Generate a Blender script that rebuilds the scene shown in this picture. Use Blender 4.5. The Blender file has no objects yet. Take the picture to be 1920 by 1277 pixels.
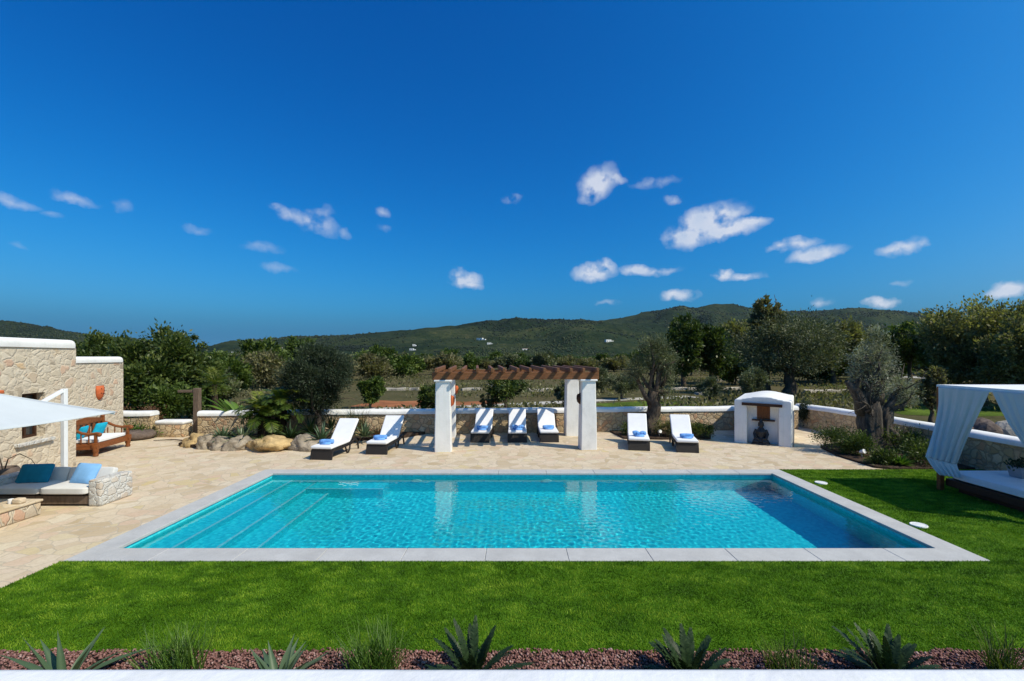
import bpy, bmesh, math, random
import numpy as np
from mathutils import Vector, Matrix, noise as mnoise
R = math.radians
rng = np.random.default_rng(7)
random.seed(7)
scene = bpy.context.scene
COL = scene.collection
HAZE = 2.4e-5
EYE = 3.0            # eye height above the pool deck (metres)
FOC, CX, HY = 880.0, 968.0, 668.0   # survey of the photograph: focal length, vanishing point, horizon


def G(px, py, z=0.0):
    y = FOC * (EYE - z) / (py - HY)
    return ((px - CX) / FOC * y, y, z)


def AT(px, py, y):
    return ((px - CX) / FOC * y, y, EYE - (py - HY) / FOC * y)


# ---------------------------------------------------------------- mesh builder
class MB:
    def __init__(self):
        self.v = []
        self.f = []

    def add(self, verts, faces):
        b = len(self.v)
        self.v.extend([tuple(p) for p in verts])
        self.f.extend([tuple(i + b for i in fc) for fc in faces])

    def bm(self, bmx):
        bmx.verts.index_update()
        self.add([v.co[:] for v in bmx.verts], [[v.index for v in f.verts] for f in bmx.faces])
        bmx.free()

    def box(self, size, loc=(0, 0, 0), bevel=0.0, seg=2, mat=None, taper=1.0):
        b = bmesh.new()
        bmesh.ops.create_cube(b, size=1.0)
        for v in b.verts:
            k = taper if v.co.z > 0 else 1.0
            v.co = Vector((v.co.x * size[0] * k, v.co.y * size[1] * k, v.co.z * size[2]))
        if bevel > 0:
            bmesh.ops.bevel(b, geom=b.edges[:], offset=bevel, segments=seg, profile=0.5, affect='EDGES')
        M = Matrix.Translation(loc) @ (mat.to_4x4() if mat is not None else Matrix.Identity(4))
        b.transform(M)
        self.bm(b)
        return self

    def bar(self, p0, p1, w, h, bevel=0.0, up=(0, 0, 1)):
        p0, p1 = Vector(p0), Vector(p1)
        d = p1 - p0
        L = d.length
        z = d.normalized()
        x = Vector(up).cross(z)
        if x.length < 1e-4:
            x = Vector((1, 0, 0))
        x.normalize()
        y = z.cross(x)
        m = Matrix((x, y, z)).transposed()
        self.box((w, h, L), (p0 + p1) / 2, bevel, 2, m)
        return self

    def tube(self, pts, rad, n=8, cap=True, wob=0.0, seed=0):
        pts = [Vector(p) for p in pts]
        if not hasattr(rad, '__len__'):
            rad = [rad] * len(pts)
        rings = []
        ref = None
        for i, p in enumerate(pts):
            a = pts[max(0, i - 1)]
            b = pts[min(len(pts) - 1, i + 1)]
            t = (b - a).normalized()
            if ref is None:
                ref = t.orthogonal().normalized()
            x = (ref - t * ref.dot(t))
            if x.length < 1e-5:
                x = t.orthogonal()
            x.normalize()
            ref = x
            y = t.cross(x)
            ring = []
            for k in range(n):
                th = 2 * math.pi * k / n
                r = rad[i]
                if wob:
                    r *= 1 + wob * mnoise.noise(Vector((math.cos(th) * 1.6 + seed, math.sin(th) * 1.6 + i * 0.25, seed * 1.7))) \
                        + wob * 0.6 * math.sin(th * 5 + i * 0.5 + seed)
                ring.append(p + (x * math.cos(th) + y * math.sin(th)) * r)
            rings.append(ring)
        vs = [v for r_ in rings for v in r_]
        fs = []
        for i in range(len(pts) - 1):
            for k in range(n):
                k2 = (k + 1) % n
                fs.append((i * n + k, i * n + k2, (i + 1) * n + k2, (i + 1) * n + k))
        if cap:
            fs.append(tuple(range(n - 1, -1, -1)))
            fs.append(tuple((len(pts) - 1) * n + k for k in range(n)))
        self.add(vs, fs)
        return self

    def lathe(self, prof, loc=(0, 0, 0), n=20, cap=True):
        vs, fs = [], []
        for (r, z) in prof:
            for k in range(n):
                th = 2 * math.pi * k / n
                vs.append((loc[0] + r * math.cos(th), loc[1] + r * math.sin(th), loc[2] + z))
        m = len(prof)
        for i in range(m - 1):
            for k in range(n):
                k2 = (k + 1) % n
                fs.append((i * n + k, i * n + k2, (i + 1) * n + k2, (i + 1) * n + k))
        if cap:
            fs.append(tuple(range(n - 1, -1, -1)))
            fs.append(tuple((m - 1) * n + k for k in range(n)))
        self.add(vs, fs)
        return self

    def prism(self, poly, z0, z1):
        n = len(poly)
        vs = [(p[0], p[1], z0) for p in poly] + [(p[0], p[1], z1) for p in poly]
        fs = [tuple(range(n - 1, -1, -1)), tuple(range(n, 2 * n))]
        for k in range(n):
            k2 = (k + 1) % n
            fs.append((k, k2, n + k2, n + k))
        self.add(vs, fs)
        return self

    def extrude_x(self, poly, x0, x1):      # poly of (y,z)
        n = len(poly)
        vs = [(x0, p[0], p[1]) for p in poly] + [(x1, p[0], p[1]) for p in poly]
        fs = [tuple(range(n - 1, -1, -1)), tuple(range(n, 2 * n))]
        for k in range(n):
            k2 = (k + 1) % n
            fs.append((k, k2, n + k2, n + k))
        self.add(vs, fs)
        return self

    def extrude_y(self, poly, y0, y1):      # poly of (x,z)
        n = len(poly)
        vs = [(p[0], y0, p[1]) for p in poly] + [(p[0], y1, p[1]) for p in poly]
        fs = [tuple(range(n)), tuple(range(2 * n - 1, n - 1, -1))]
        for k in range(n):
            k2 = (k + 1) % n
            fs.append((k2, k, n + k, n + k2))
        self.add(vs, fs)
        return self

    def sweep(self, prof, path, wob=0.0, seed=0):   # prof: closed (side,z); path: list of (x,y)
        P = [Vector((p[0], p[1], 0)) for p in path]
        n = len(prof)
        vs, fs = [], []
        for i, p in enumerate(P):
            a = P[max(0, i - 1)]
            b = P[min(len(P) - 1, i + 1)]
            t = (b - a).normalized()
            s = Vector((t.y, -t.x, 0))
            for j, (u, z) in enumerate(prof):
                dz = wob * mnoise.noise(Vector((p.x * 1.3 + seed, p.y * 1.3, z * 2 + u)))
                q = p + s * (u + dz * 0.6)
                vs.append((q.x, q.y, z + (dz if z > 0.05 else 0)))
        for i in range(len(P) - 1):
            for k in range(n):
                k2 = (k + 1) % n
                fs.append((i * n + k, i * n + k2, (i + 1) * n + k2, (i + 1) * n + k))
        fs.append(tuple(range(n - 1, -1, -1)))
        fs.append(tuple((len(P) - 1) * n + k for k in range(n)))
        self.add(vs, fs)
        return self

    def sphere(self, loc, r, sub=2, rot=None):
        b = bmesh.new()
        bmesh.ops.create_icosphere(b, subdivisions=sub, radius=1.0)
        if not hasattr(r, '__len__'):
            r = (r, r, r)
        for v in b.verts:
            v.co = Vector((v.co.x * r[0], v.co.y * r[1], v.co.z * r[2]))
            if rot is not None:
                v.co = rot @ v.co
            v.co += Vector(loc)
        self.bm(b)
        return self

    def rotate_z(self, a, about=(0, 0)):
        c, s = math.cos(a), math.sin(a)
        self.v = [((x - about[0]) * c - (y - about[1]) * s + about[0], (x - about[0]) * s + (y - about[1]) * c + about[1], z)
                  for (x, y, z) in self.v]
        return self


def link_mesh(name, me, mat, parent=None):
    o = bpy.data.objects.new(name, me)
    COL.objects.link(o)
    if mat is not None:
        me.materials.append(mat)
    if parent is not None:
        o.parent = parent
    return o


def obj(name, mb, mat, parent=None, smooth=False, world=False, fix=True):
    me = bpy.data.meshes.new(name)
    me.from_pydata(mb.v, [], mb.f)
    if fix:
        b = bmesh.new()
        b.from_mesh(me)
        bmesh.ops.recalc_face_normals(b, faces=b.faces[:])
        b.to_mesh(me)
        b.free()
    if smooth:
        me.shade_smooth()
        if smooth != True:
            me.set_sharp_from_angle(angle=R(smooth))
    me.update()
    o = link_mesh(name, me, mat, parent)
    if world and parent is not None:
        o.location = -Vector(parent.location)
    return o


def fastmesh(name, verts, quads, mat, parent=None, tone=None, smooth=False, world=False):
    """verts (N,3), quads (M,k) numpy"""
    me = bpy.data.meshes.new(name)
    verts = np.ascontiguousarray(verts, dtype=np.float32)
    quads = np.ascontiguousarray(quads, dtype=np.int32)
    k = quads.shape[1]
    me.vertices.add(len(verts))
    me.vertices.foreach_set('co', verts.ravel())
    me.loops.add(quads.size)
    me.loops.foreach_set('vertex_index', quads.ravel())
    me.polygons.add(len(quads))
    me.polygons.foreach_set('loop_start', np.arange(0, quads.size, k, dtype=np.int32))
    if tone is not None:
        at = me.attributes.new('tone', 'FLOAT', 'POINT')
        at.data.foreach_set('value', np.ascontiguousarray(tone, dtype=np.float32))
    me.update(calc_edges=True)
    if smooth:
        me.shade_smooth()
    o = link_mesh(name, me, mat, parent)
    if world and parent is not None:
        o.location = -Vector(parent.location)
    return o


def tag(o, label, cat, group=None):
    o['label'] = label
    o['category'] = cat
    if group:
        o['group'] = group
    return o


def thing(name, label, cat, loc=(0, 0, 0), rz=0.0, group=None):
    o = bpy.data.objects.new(name, None)
    o.empty_display_size = 0.2
    COL.objects.link(o)
    o.location = loc
    o.rotation_euler = (0, 0, rz)
    return tag(o, label, cat, group)


def kind(o, k):
    o['kind'] = k
    return o


def copy_tree(o, parent=None):
    c = o.copy()
    COL.objects.link(c)
    c.parent = parent
    for ch in list(o.children):
        copy_tree(ch, c)
    return c


def bevel_mod(o, w, seg=2):
    m = o.modifiers.new('bevel', 'BEVEL')
    m.width = w
    m.segments = seg
    m.limit_method = 'ANGLE'
    m.angle_limit = R(40)
    return o


# ---------------------------------------------------------------- materials
class NT:
    def __init__(self, name):
        self.m = bpy.data.materials.new(name)
        self.m.use_nodes = True
        self.t = self.m.node_tree
        self.t.nodes.clear()
        self.out = self.t.nodes.new('ShaderNodeOutputMaterial')

    def n(self, typ, **kw):
        nd = self.t.nodes.new(typ)
        for k, v in kw.items():
            if k.startswith('_'):
                setattr(nd, k[1:], v)
            else:
                sock = nd.inputs[int(k[1:])] if (k[0] == 'i' and k[1:].isdigit()) else nd.inputs[k.replace('__', ' ')]
                if isinstance(v, bpy.types.NodeSocket):
                    self.t.links.new(v, sock)
                else:
                    sock.default_value = v
        return nd

    def ramp(self, fac, stops, interp='LINEAR'):
        nd = self.t.nodes.new('ShaderNodeValToRGB')
        cr = nd.color_ramp
        cr.interpolation = interp
        while len(cr.elements) < len(stops):
            cr.elements.new(0.5)
        for e, (p, c) in zip(cr.elements, stops):
            e.position = p
            e.color = (c[0], c[1], c[2], 1) if hasattr(c, '__len__') else (c, c, c, 1)
        self.t.links.new(fac, nd.inputs[0])
        return nd.outputs[0]

    def mix(self, fac, a, b, blend='MIX'):
        nd = self.t.nodes.new('ShaderNodeMix')
        nd.data_type = 'RGBA'
        nd.blend_type = blend
        for s, v in ((nd.inputs[0], fac), (nd.inputs[6], a), (nd.inputs[7], b)):
            if isinstance(v, bpy.types.NodeSocket):
                self.t.links.new(v, s)
            elif hasattr(v, '__len__'):
                s.default_value = (v[0], v[1], v[2], 1)
            else:
                s.default_value = v
        return nd.outputs[2]

    def math(self, op, a, b=0.0, clamp=False):
        nd = self.t.nodes.new('ShaderNodeMath')
        nd.operation = op
        nd.use_clamp = clamp
        for s, v in zip(nd.inputs, (a, b)):
            if isinstance(v, bpy.types.NodeSocket):
                self.t.links.new(v, s)
            else:
                s.default_value = v
        return nd.outputs[0]

    def coord(self, which='Object', scale=(1, 1, 1), rot=(0, 0, 0)):
        tc = self.t.nodes.new('ShaderNodeTexCoord')
        mp = self.n('ShaderNodeMapping', Vector=tc.outputs[which])
        mp.inputs['Scale'].default_value = scale
        mp.inputs['Rotation'].default_value = rot
        return mp.outputs[0]

    def noise(self, vec, scale, detail=4, rough=0.55, out=0):
        nd = self.n('ShaderNodeTexNoise', Vector=vec, Scale=scale, Detail=detail, Roughness=rough)
        return nd.outputs[out]

    def bump(self, h, strength, dist=0.02, normal=None):
        nd = self.n('ShaderNodeBump', Height=h, Strength=strength, Distance=dist)
        if normal is not None:
            self.t.links.new(normal, nd.inputs['Normal'])
        return nd.outputs[0]

    def surf(self, col, rough=0.7, normal=None, spec=0.3, **kw):
        p = self.n('ShaderNodeBsdfPrincipled')
        for k, v in (('Base Color', col), ('Roughness', rough), ('Specular IOR Level', spec)):
            if isinstance(v, bpy.types.NodeSocket):
                self.t.links.new(v, p.inputs[k])
            elif hasattr(v, '__len__'):
                p.inputs[k].default_value = (v[0], v[1], v[2], 1)
            else:
                p.inputs[k].default_value = v
        if normal is not None:
            self.t.links.new(normal, p.inputs['Normal'])
        for k, v in kw.items():
            p.inputs[k.replace('__', ' ')].default_value = v
        self.t.links.new(p.outputs[0], self.out.inputs[0])
        return p


def sc(c, k):
    return tuple(x * k for x in c)


def m_plain(name, col, rough=0.6, var=0.12, scale=8, bump=0.15, bdist=0.01, bscale=40, spec=0.3):
    T = NT(name)
    v = T.coord()
    f = T.noise(v, scale, 5)
    c = T.ramp(f, [(0.3, sc(col, 1 - var)), (0.7, sc(col, 1 + var))])
    nb = T.bump(T.noise(v, bscale, 3), bump, bdist)
    T.surf(c, rough, nb, spec)
    return T.m


def m_plaster(name, col=(0.8, 0.79, 0.77)):
    T = NT(name)
    v = T.coord()
    f = T.noise(v, 2.2, 6, 0.65)
    streak = T.noise(T.coord(scale=(5, 5, 0.5)), 2.5, 4)
    c = T.ramp(f, [(0.25, sc(col, 0.80)), (0.5, sc(col, .96)), (0.9, sc(col, 1.04))])
    c = T.mix(T.ramp(streak, [(0.5, 0.0), (0.78, 0.55)]), c, sc((0.70, 0.71, 0.64), 1.0))
    h = T.math('ADD', T.noise(v, 3.5, 3), T.math('MULTIPLY', T.noise(v, 30, 4), 0.25))
    T.surf(c, 0.85, T.bump(h, 0.5, 0.02), 0.15)
    return T.m


def m_stone(name, scale, stops, mortar, bump=0.6, squash=1.0, edge=(0.02, 0.09), distort=0.35):
    T = NT(name)
    v = T.coord(scale=(1, 1, squash))
    nz = T.n('ShaderNodeTexNoise', Vector=v, Scale=scale * 0.9, Detail=3)
    off = T.n('ShaderNodeVectorMath', _operation='SCALE', Vector=nz.outputs[1])
    off.inputs['Scale'].default_value = distort / scale * 1.6
    vv = T.n('ShaderNodeVectorMath', _operation='ADD', i0=v, i1=off.outputs[0]).outputs[0]
    vo = T.n('ShaderNodeTexVoronoi', Vector=vv, Scale=scale, Randomness=0.95)
    ve = T.n('ShaderNodeTexVoronoi', _feature='DISTANCE_TO_EDGE', Vector=vv, Scale=scale, Randomness=0.95)
    sep = T.n('ShaderNodeSeparateColor', Color=vo.outputs['Color'])
    c = T.ramp(sep.outputs[0], stops, 'LINEAR')
    c = T.mix(T.math('MULTIPLY', T.noise(v, scale * 5, 5, 0.7), 0.6), c, T.mix(sep.outputs[1], sc(mortar, 0.75), sc(mortar, 1.1)))
    fe = T.ramp(ve.outputs['Distance'], [(edge[0], 0.0), (edge[1], 1.0)])
    c = T.mix(fe, mortar, c)
    h = T.math('ADD', T.math('MULTIPLY', fe, 0.7), T.math('MULTIPLY', T.noise(v, scale * 6, 5, 0.65), 0.6))
    T.surf(c, 0.9, T.bump(h, bump, 0.04), 0.15)
    return T.m


def m_wood(name, col, rough=0.55, axis_scale=(1, 8, 8), dark=0.45, bump=0.3):
    T = NT(name)
    v = T.coord(scale=axis_scale)
    f = T.noise(v, 4, 6, 0.65)
    g = T.noise(T.coord(), 1.5, 3)
    c = T.ramp(f, [(0.3, sc(col, dark)), (0.55, col), (0.8, sc(col, 1.35))])
    c = T.mix(T.math('MULTIPLY', g, 0.5), c, sc(col, 0.6))
    T.surf(c, rough, T.bump(f, bump, 0.01), 0.3)
    return T.m


def m_leaf(name, stops, rough=0.55, transl=0.25, spec=0.3):
    T = NT(name)
    at = T.n('ShaderNodeAttribute', _attribute_name='tone')
    c = T.ramp(at.outputs['Fac'], stops)
    p = T.surf(c, rough, None, spec)
    tr = T.n('ShaderNodeBsdfTranslucent', Color=T.mix(1.0, c, (1.15, 1.3, 0.55), 'MULTIPLY'))
    mx = T.n('ShaderNodeMixShader', Fac=transl)
    T.t.links.new(p.outputs[0], mx.inputs[1])
    T.t.links.new(tr.outputs[0], mx.inputs[2])
    T.t.links.new(mx.outputs[0], T.out.inputs[0])
    return T.m


def m_bark(name, col):
    T = NT(name)
    v = T.coord(scale=(1, 1, 0.3))
    f = T.noise(v, 14, 6, 0.7)
    g = T.noise(T.coord(), 3, 4)
    c = T.ramp(f, [(0.3, sc(col, 0.35)), (0.5, col), (0.75, sc(col, 1.7))])
    c = T.mix(T.ramp(g, [(0.4, 0), (0.7, 0.6)]), c, sc(col, 0.5))
    T.surf(c, 0.9, T.bump(f, 0.9, 0.05), 0.1)
    return T.m


M = {}
M['plaster'] = m_plaster('white_plaster', (0.84, 0.83, 0.81))
M['plaster2'] = m_plaster('bright_plaster', (0.86, 0.86, 0.86))
M['house_stone'] = m_stone('house_stone', 4.4, [(0.0, (0.56, 0.47, 0.34)), (0.3, (0.66, 0.58, 0.46)), (0.62, (0.58, 0.50, 0.39)), (0.68, (0.44, 0.37, 0.29)), (0.70, (0.60, 0.50, 0.38)),
                                               (0.76, (0.60, 0.34, 0.22)), (0.82, (0.56, 0.47, 0.34)), (0.88, (0.30, 0.24, 0.18)), (0.94, (0.60, 0.50, 0.36)), (1.0, (0.62, 0.40, 0.20))],
                           (0.61, 0.52, 0.40), 0.6, 1.25, (0.0, 0.20), .85)
M['wall_stone'] = m_stone('wall_stone', 4.6, [(0.0, (0.52, 0.36, 0.18)), (0.35, (0.72, 0.55, 0.33)), (0.65, (0.58, 0.46, 0.29)),
                                              (0.82, (0.62, 0.33, 0.17)), (1.0, (0.78, 0.63, 0.42))],
                          (0.38, 0.29, 0.19), 0.9, 1.25, (0.0, 0.12), .6)
M['block_stone'] = m_stone('block_stone', 6.5, [(0.0, (0.50, 0.47, 0.42)), (0.5, (0.62, 0.60, 0.56)), (0.85, (0.55, 0.42, 0.30)), (1.0, (0.68, 0.66, 0.62))],
                           (0.66, 0.65, 0.62), 0.8, 1.2, (0.0, 0.14), .8)
M['table_stone'] = m_stone('table_stone', 6.0, [(0.0, (0.55, 0.36, 0.20)), (0.4, (0.66, 0.52, 0.36)), (0.75, (0.50, 0.42, 0.32)), (1.0, (0.62, 0.34, 0.22))],
                           (0.58, 0.50, 0.38), 0.8, 0.6)
M['rock_tan'] = m_plain('tan_rock', (0.44, 0.31, 0.15), 0.9, 0.45, 3.0, 0.9, 0.06, 9, 0.1)
M['rock_grey'] = m_plain('grey_rock', (0.30, 0.25, 0.19), 0.9, 0.45, 3.5, 0.9, 0.06, 9, 0.1)
M['rock_dark'] = m_plain('dark_rock', (0.13, 0.10, 0.085), 0.9, 0.4, 4, 0.8, 0.05, 9, 0.1)
M['soil'] = m_plain('bed_soil', (0.075, 0.052, 0.038), 0.95, 0.5, 6, 1.0, 0.05, 30, 0.05)
M['wood_bench'] = m_wood('carved_teak', (0.26, 0.085, 0.026), 0.45)
M['wood_beam'] = m_wood('pergola_timber', (0.225, 0.098, 0.040), 0.6, (1, 6, 6))
M['wood_dark'] = m_wood('dark_brown_timber', (0.060, 0.024, 0.012), 0.6)
M['wood_grey'] = m_wood('weathered_timber', (0.17, 0.12, 0.085), 0.85, (8, 8, 1))
M['wood_shutter'] = m_wood('shutter_timber', (0.20, 0.075, 0.025), 0.55, (10, 10, 1))
M['wicker'] = None
M['white_fab'] = m_plain('white_fabric', (0.80, 0.80, 0.81), 0.85, 0.04, 5, 0.25, 0.006, 60, 0.1)
M['sofa_fab'] = m_plain('sofa_fabric', (0.66, 0.65, 0.63), 0.9, 0.05, 5, 0.25, 0.006, 60, 0.1)
M['blue_towel'] = m_plain('blue_towel', (0.16, 0.36, 0.74), 0.95, 0.15, 12, 0.5, 0.01, 90, 0.05)
M['teal'] = m_plain('teal_cloth', (0.012, 0.19, 0.31), 0.8, 0.12, 8, 0.3, 0.006, 60, 0.1)
M['turq'] = m_plain('turquoise_cloth', (0.015, 0.38, 0.55), 0.8, 0.12, 8, 0.3, 0.006, 60, 0.1)
M['skyblue'] = m_plain('light_blue_cloth', (0.22, 0.46, 0.80), 0.8, 0.08, 8, 0.3, 0.006, 60, 0.1)
M['metal_white'] = m_plain('painted_metal', (0.78, 0.79, 0.80), 0.4, 0.04, 6, 0.05, 0.004, 30, 0.5)
M['terracotta'] = m_plain('terracotta', (0.52, 0.13, 0.05), 0.8, 0.2, 9, 0.4, 0.01, 40, 0.15)
M['dark_hole'] = m_plain('dark_interior', (0.012, 0.010, 0.010), 0.6, 0.2)
M['glass_dark'] = m_plain('window_glass', (0.03, 0.035, 0.04), 0.08, 0.1, 3, 0.0, 0.01, 10, 0.6)
M['basalt'] = m_plain('dark_statue_stone', (0.020, 0.022, 0.026), 0.55, 0.4, 12, 0.5, 0.01, 40, 0.4)
M['concrete_pot'] = m_plain('grey_pot', (0.30, 0.31, 0.33), 0.8, 0.12, 6, 0.3, 0.01, 30, 0.2)
M['white_plastic'] = m_plain('white_plastic', (0.78, 0.78, 0.76), 0.45, 0.04, 4, 0.05, 0.004, 30, 0.4)
M['path'] = m_plain('pale_gravel_path', (0.46, 0.43, 0.38), 0.95, 0.2, 1.2, 0.4, 0.03, 8, 0.05)
M['orange_soil'] = m_plain('red_earth', (0.30, 0.12, 0.055), 0.95, 0.35, 0.7, 0.6, 0.1, 3, 0.05)
M['meadow'] = m_plain('meadow_grass', (0.085, 0.13, 0.020), 0.95, 0.45, 0.5, 0.8, 0.1, 6, 0.05)
M['dry_stone'] = m_plain('pale_dry_stone', (0.40, 0.36, 0.30), 0.95, 0.35, 2.0, 0.8, 0.1, 5, 0.05)
M['bark'] = m_bark('grey_bark', (0.105, 0.082, 0.062))
M['bark2'] = m_bark('olive_bark', (0.105, 0.088, 0.070))
M['palm_trunk'] = m_bark('palm_fibre', (0.06, 0.042, 0.03))

# woven rattan
T = NT('dark_rattan')
v = T.coord()
w1 = T.n('ShaderNodeTexWave', Vector=v, Scale=22.0, Distortion=0.6)
w1.bands_direction = 'X'
w2 = T.n('ShaderNodeTexWave', Vector=v, Scale=30.0, Distortion=0.6)
w2.bands_direction = 'Z'
hh = T.math('MULTIPLY', w1.outputs[1], w2.outputs[1])
T.surf(T.ramp(hh, [(0.0, (0.006, 0.005, 0.005)), (0.6, (0.030, 0.024, 0.021)), (1.0, (0.055, 0.045, 0.04))]), 0.45, T.bump(hh, 0.7, 0.006), 0.4)
M['wicker'] = T.m

# thin curtain / canopy cloth: lets part of the light through
def m_cloth(name, col, tr):
    T = NT(name)
    v = T.coord()
    c = T.ramp(T.noise(v, 3, 4), [(0.3, sc(col, 0.94)), (0.7, col)])
    p = T.surf(c, 0.9, T.bump(T.noise(v, 4, 3), 0.25, 0.03), 0.1)
    t = T.n('ShaderNodeBsdfTranslucent', Color=c)
    mx = T.n('ShaderNodeMixShader', Fac=tr)
    T.t.links.new(p.outputs[0], mx.inputs[1])
    T.t.links.new(t.outputs[0], mx.inputs[2])
    T.t.links.new(mx.outputs[0], T.out.inputs[0])
    return T.m
M['curtain'] = m_cloth('curtain_cloth', (0.74, 0.75, 0.75), 0.24)
M['canopy'] = m_cloth('parasol_cloth', (0.60, 0.64, 0.66), 0.08)

# terrace flagstones
T = NT('cream_flagstones')
v = T.coord()
nz = T.n('ShaderNodeTexNoise', Vector=v, Scale=1.5, Detail=3)
off = T.n('ShaderNodeVectorMath', _operation='SCALE', Vector=nz.outputs[1])
off.inputs['Scale'].default_value = 0.35
vv = T.n('ShaderNodeVectorMath', _operation='ADD', i0=v, i1=off.outputs[0]).outputs[0]
vo = T.n('ShaderNodeTexVoronoi', Vector=vv, Scale=3.3, Randomness=1.0)
ve = T.n('ShaderNodeTexVoronoi', _feature='DISTANCE_TO_EDGE', Vector=vv, Scale=3.3, Randomness=1.0)
sep = T.n('ShaderNodeSeparateColor', Color=vo.outputs['Color'])
c = T.ramp(sep.outputs[0], [(0.0, (0.47, 0.36, 0.22)), (0.25, (0.60, 0.48, 0.33)), (0.55, (0.66, 0.55, 0.40)), (0.75, (0.60, 0.44, 0.31)), (0.88, (0.66, 0.57, 0.43)), (1.0, (0.58, 0.46, 0.24))])
c = T.mix(T.ramp(T.noise(v, 7, 6, 0.7), [(0.45, 0.0), (0.75, 0.5)]), c, (0.44, 0.33, 0.20))
c = T.mix(T.ramp(T.noise(v, 0.5, 4), [(0.4, 0.0), (0.7, 0.35)]), c, (0.68, 0.60, 0.48))
fe = T.ramp(ve.outputs['Distance'], [(0.012, 0.0), (0.04, 1.0)])
c = T.mix(fe, (0.50, 0.42, 0.31), c)
c = T.mix(T.ramp(T.noise(v, 22, 4, 0.7), [(0.5, 0.0), (0.75, 0.45)]), c, (0.40, 0.29, 0.17))
h = T.math('ADD', T.math('MULTIPLY', fe, 0.5), T.noise(v, 10, 5))
T.surf(c, 0.85, T.bump(h, 0.35, 0.02), 0.15)
M['flag'] = T.m

# pool coping: pale grey slabs with fine joints
T = NT('grey_coping_stone')
v = T.coord()
c = T.ramp(T.noise(v, 2.5, 6, 0.65), [(0.3, (0.43, 0.425, 0.41)), (0.7, (0.54, 0.535, 0.515))])
c = T.mix(T.ramp(T.noise(v, 0.9, 5, 0.7), [(0.5, 0.0), (0.8, 0.35)]), c, (0.40, 0.37, 0.32))
c = T.mix(T.ramp(T.noise(v, 60, 2), [(0.35, 0.3), (0.55, 0.0)]), c, (0.33, 0.33, 0.33))
T.surf(c, 0.75, T.bump(T.noise(v, 50, 3), 0.15, 0.01), 0.2)
M['coping'] = T.m

# pool mosaic
T = NT('pool_mosaic')
v = T.coord()
br = T.n('ShaderNodeTexVoronoi', Vector=v, Scale=18.0, Randomness=0.15)
sp = T.n('ShaderNodeSeparateColor', Color=br.outputs['Color'])
c = T.ramp(sp.outputs[0], [(0.0, (0.035, 0.60, 0.67)), (0.5, (0.05, 0.70, 0.76)), (1.0, (0.09, 0.80, 0.83))])
T.surf(c, 0.4, None, 0.3)
M['mosaic'] = T.m

# lawn base
T = NT('lawn_turf')
v = T.coord()
f = T.math('ADD', T.math('MULTIPLY', T.noise(v, 1.4, 5, 0.6), 0.6), T.math('MULTIPLY', T.noise(v, 30, 4, 0.7), 0.4))
c = T.ramp(f, [(0.3, (0.030, 0.080, 0.004)), (0.5, (0.065, 0.16, 0.007)), (0.7, (0.12, 0.25, 0.015))])
T.surf(c, 0.9, T.bump(T.noise(v, 90, 3), 0.8, 0.03), 0.1)
M['turf'] = T.m
T = NT('grass_blades')
at = T.n('ShaderNodeAttribute', _attribute_name='tone')
c = T.ramp(at.outputs['Fac'], [(0.0, (0.045, 0.115, 0.004)), (0.5, (0.115, 0.250, 0.007)), (1.0, (0.27, 0.41, 0.028))])
p = T.surf(c, 0.6, None, 0.25)
t = T.n('ShaderNodeBsdfTranslucent', Color=c)
mx = T.n('ShaderNodeMixShader', Fac=0.3)
T.t.links.new(p.outputs[0], mx.inputs[1]); T.t.links.new(t.outputs[0], mx.inputs[2]); T.t.links.new(mx.outputs[0], T.out.inputs[0])
M['blades'] = T.m

# gravel
T = NT('red_brown_gravel')
at = T.n('ShaderNodeAttribute', _attribute_name='tone')
T.surf(T.ramp(at.outputs['Fac'], [(0.0, (0.075, 0.035, 0.03)), (0.4, (0.20, 0.095, 0.08)), (0.8, (0.34, 0.19, 0.16)), (1.0, (0.45, 0.33, 0.30))]), 0.9, None, 0.15)
M['gravel'] = T.m

# open country
T = NT('dry_fields')
v = T.coord()
f = T.math('ADD', T.math('MULTIPLY', T.noise(v, 0.05, 6, 0.65), 0.65), T.math('MULTIPLY', T.noise(v, 0.9, 5, 0.7), 0.35))
c = T.ramp(f, [(0.32, (0.035, 0.042, 0.014)), (0.46, (0.085, 0.078, 0.035)), (0.56, (0.115, 0.095, 0.048)), (0.68, (0.07, 0.082, 0.024))])
T.surf(c, 0.95, T.bump(T.noise(v, 3, 5), 0.8, 0.2), 0.05)
M['fields'] = T.m
T = NT('hill_scrub')
v = T.coord()
f = T.math('ADD', T.math('MULTIPLY', T.noise(v, 0.006, 6, 0.65), 0.6), T.math('MULTIPLY', T.noise(v, 0.07, 4, 0.7), 0.4))
c = T.ramp(f, [(0.36, (0.010, 0.018, 0.011)), (0.48, (0.020, 0.034, 0.016)), (0.60, (0.048, 0.058, 0.025)), (0.72, (0.12, 0.10, 0.055))])
T.surf(c, 0.95, T.bump(T.noise(v, 0.09, 4), 1.0, 6.0), 0.03)
M['hill'] = T.m

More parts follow.
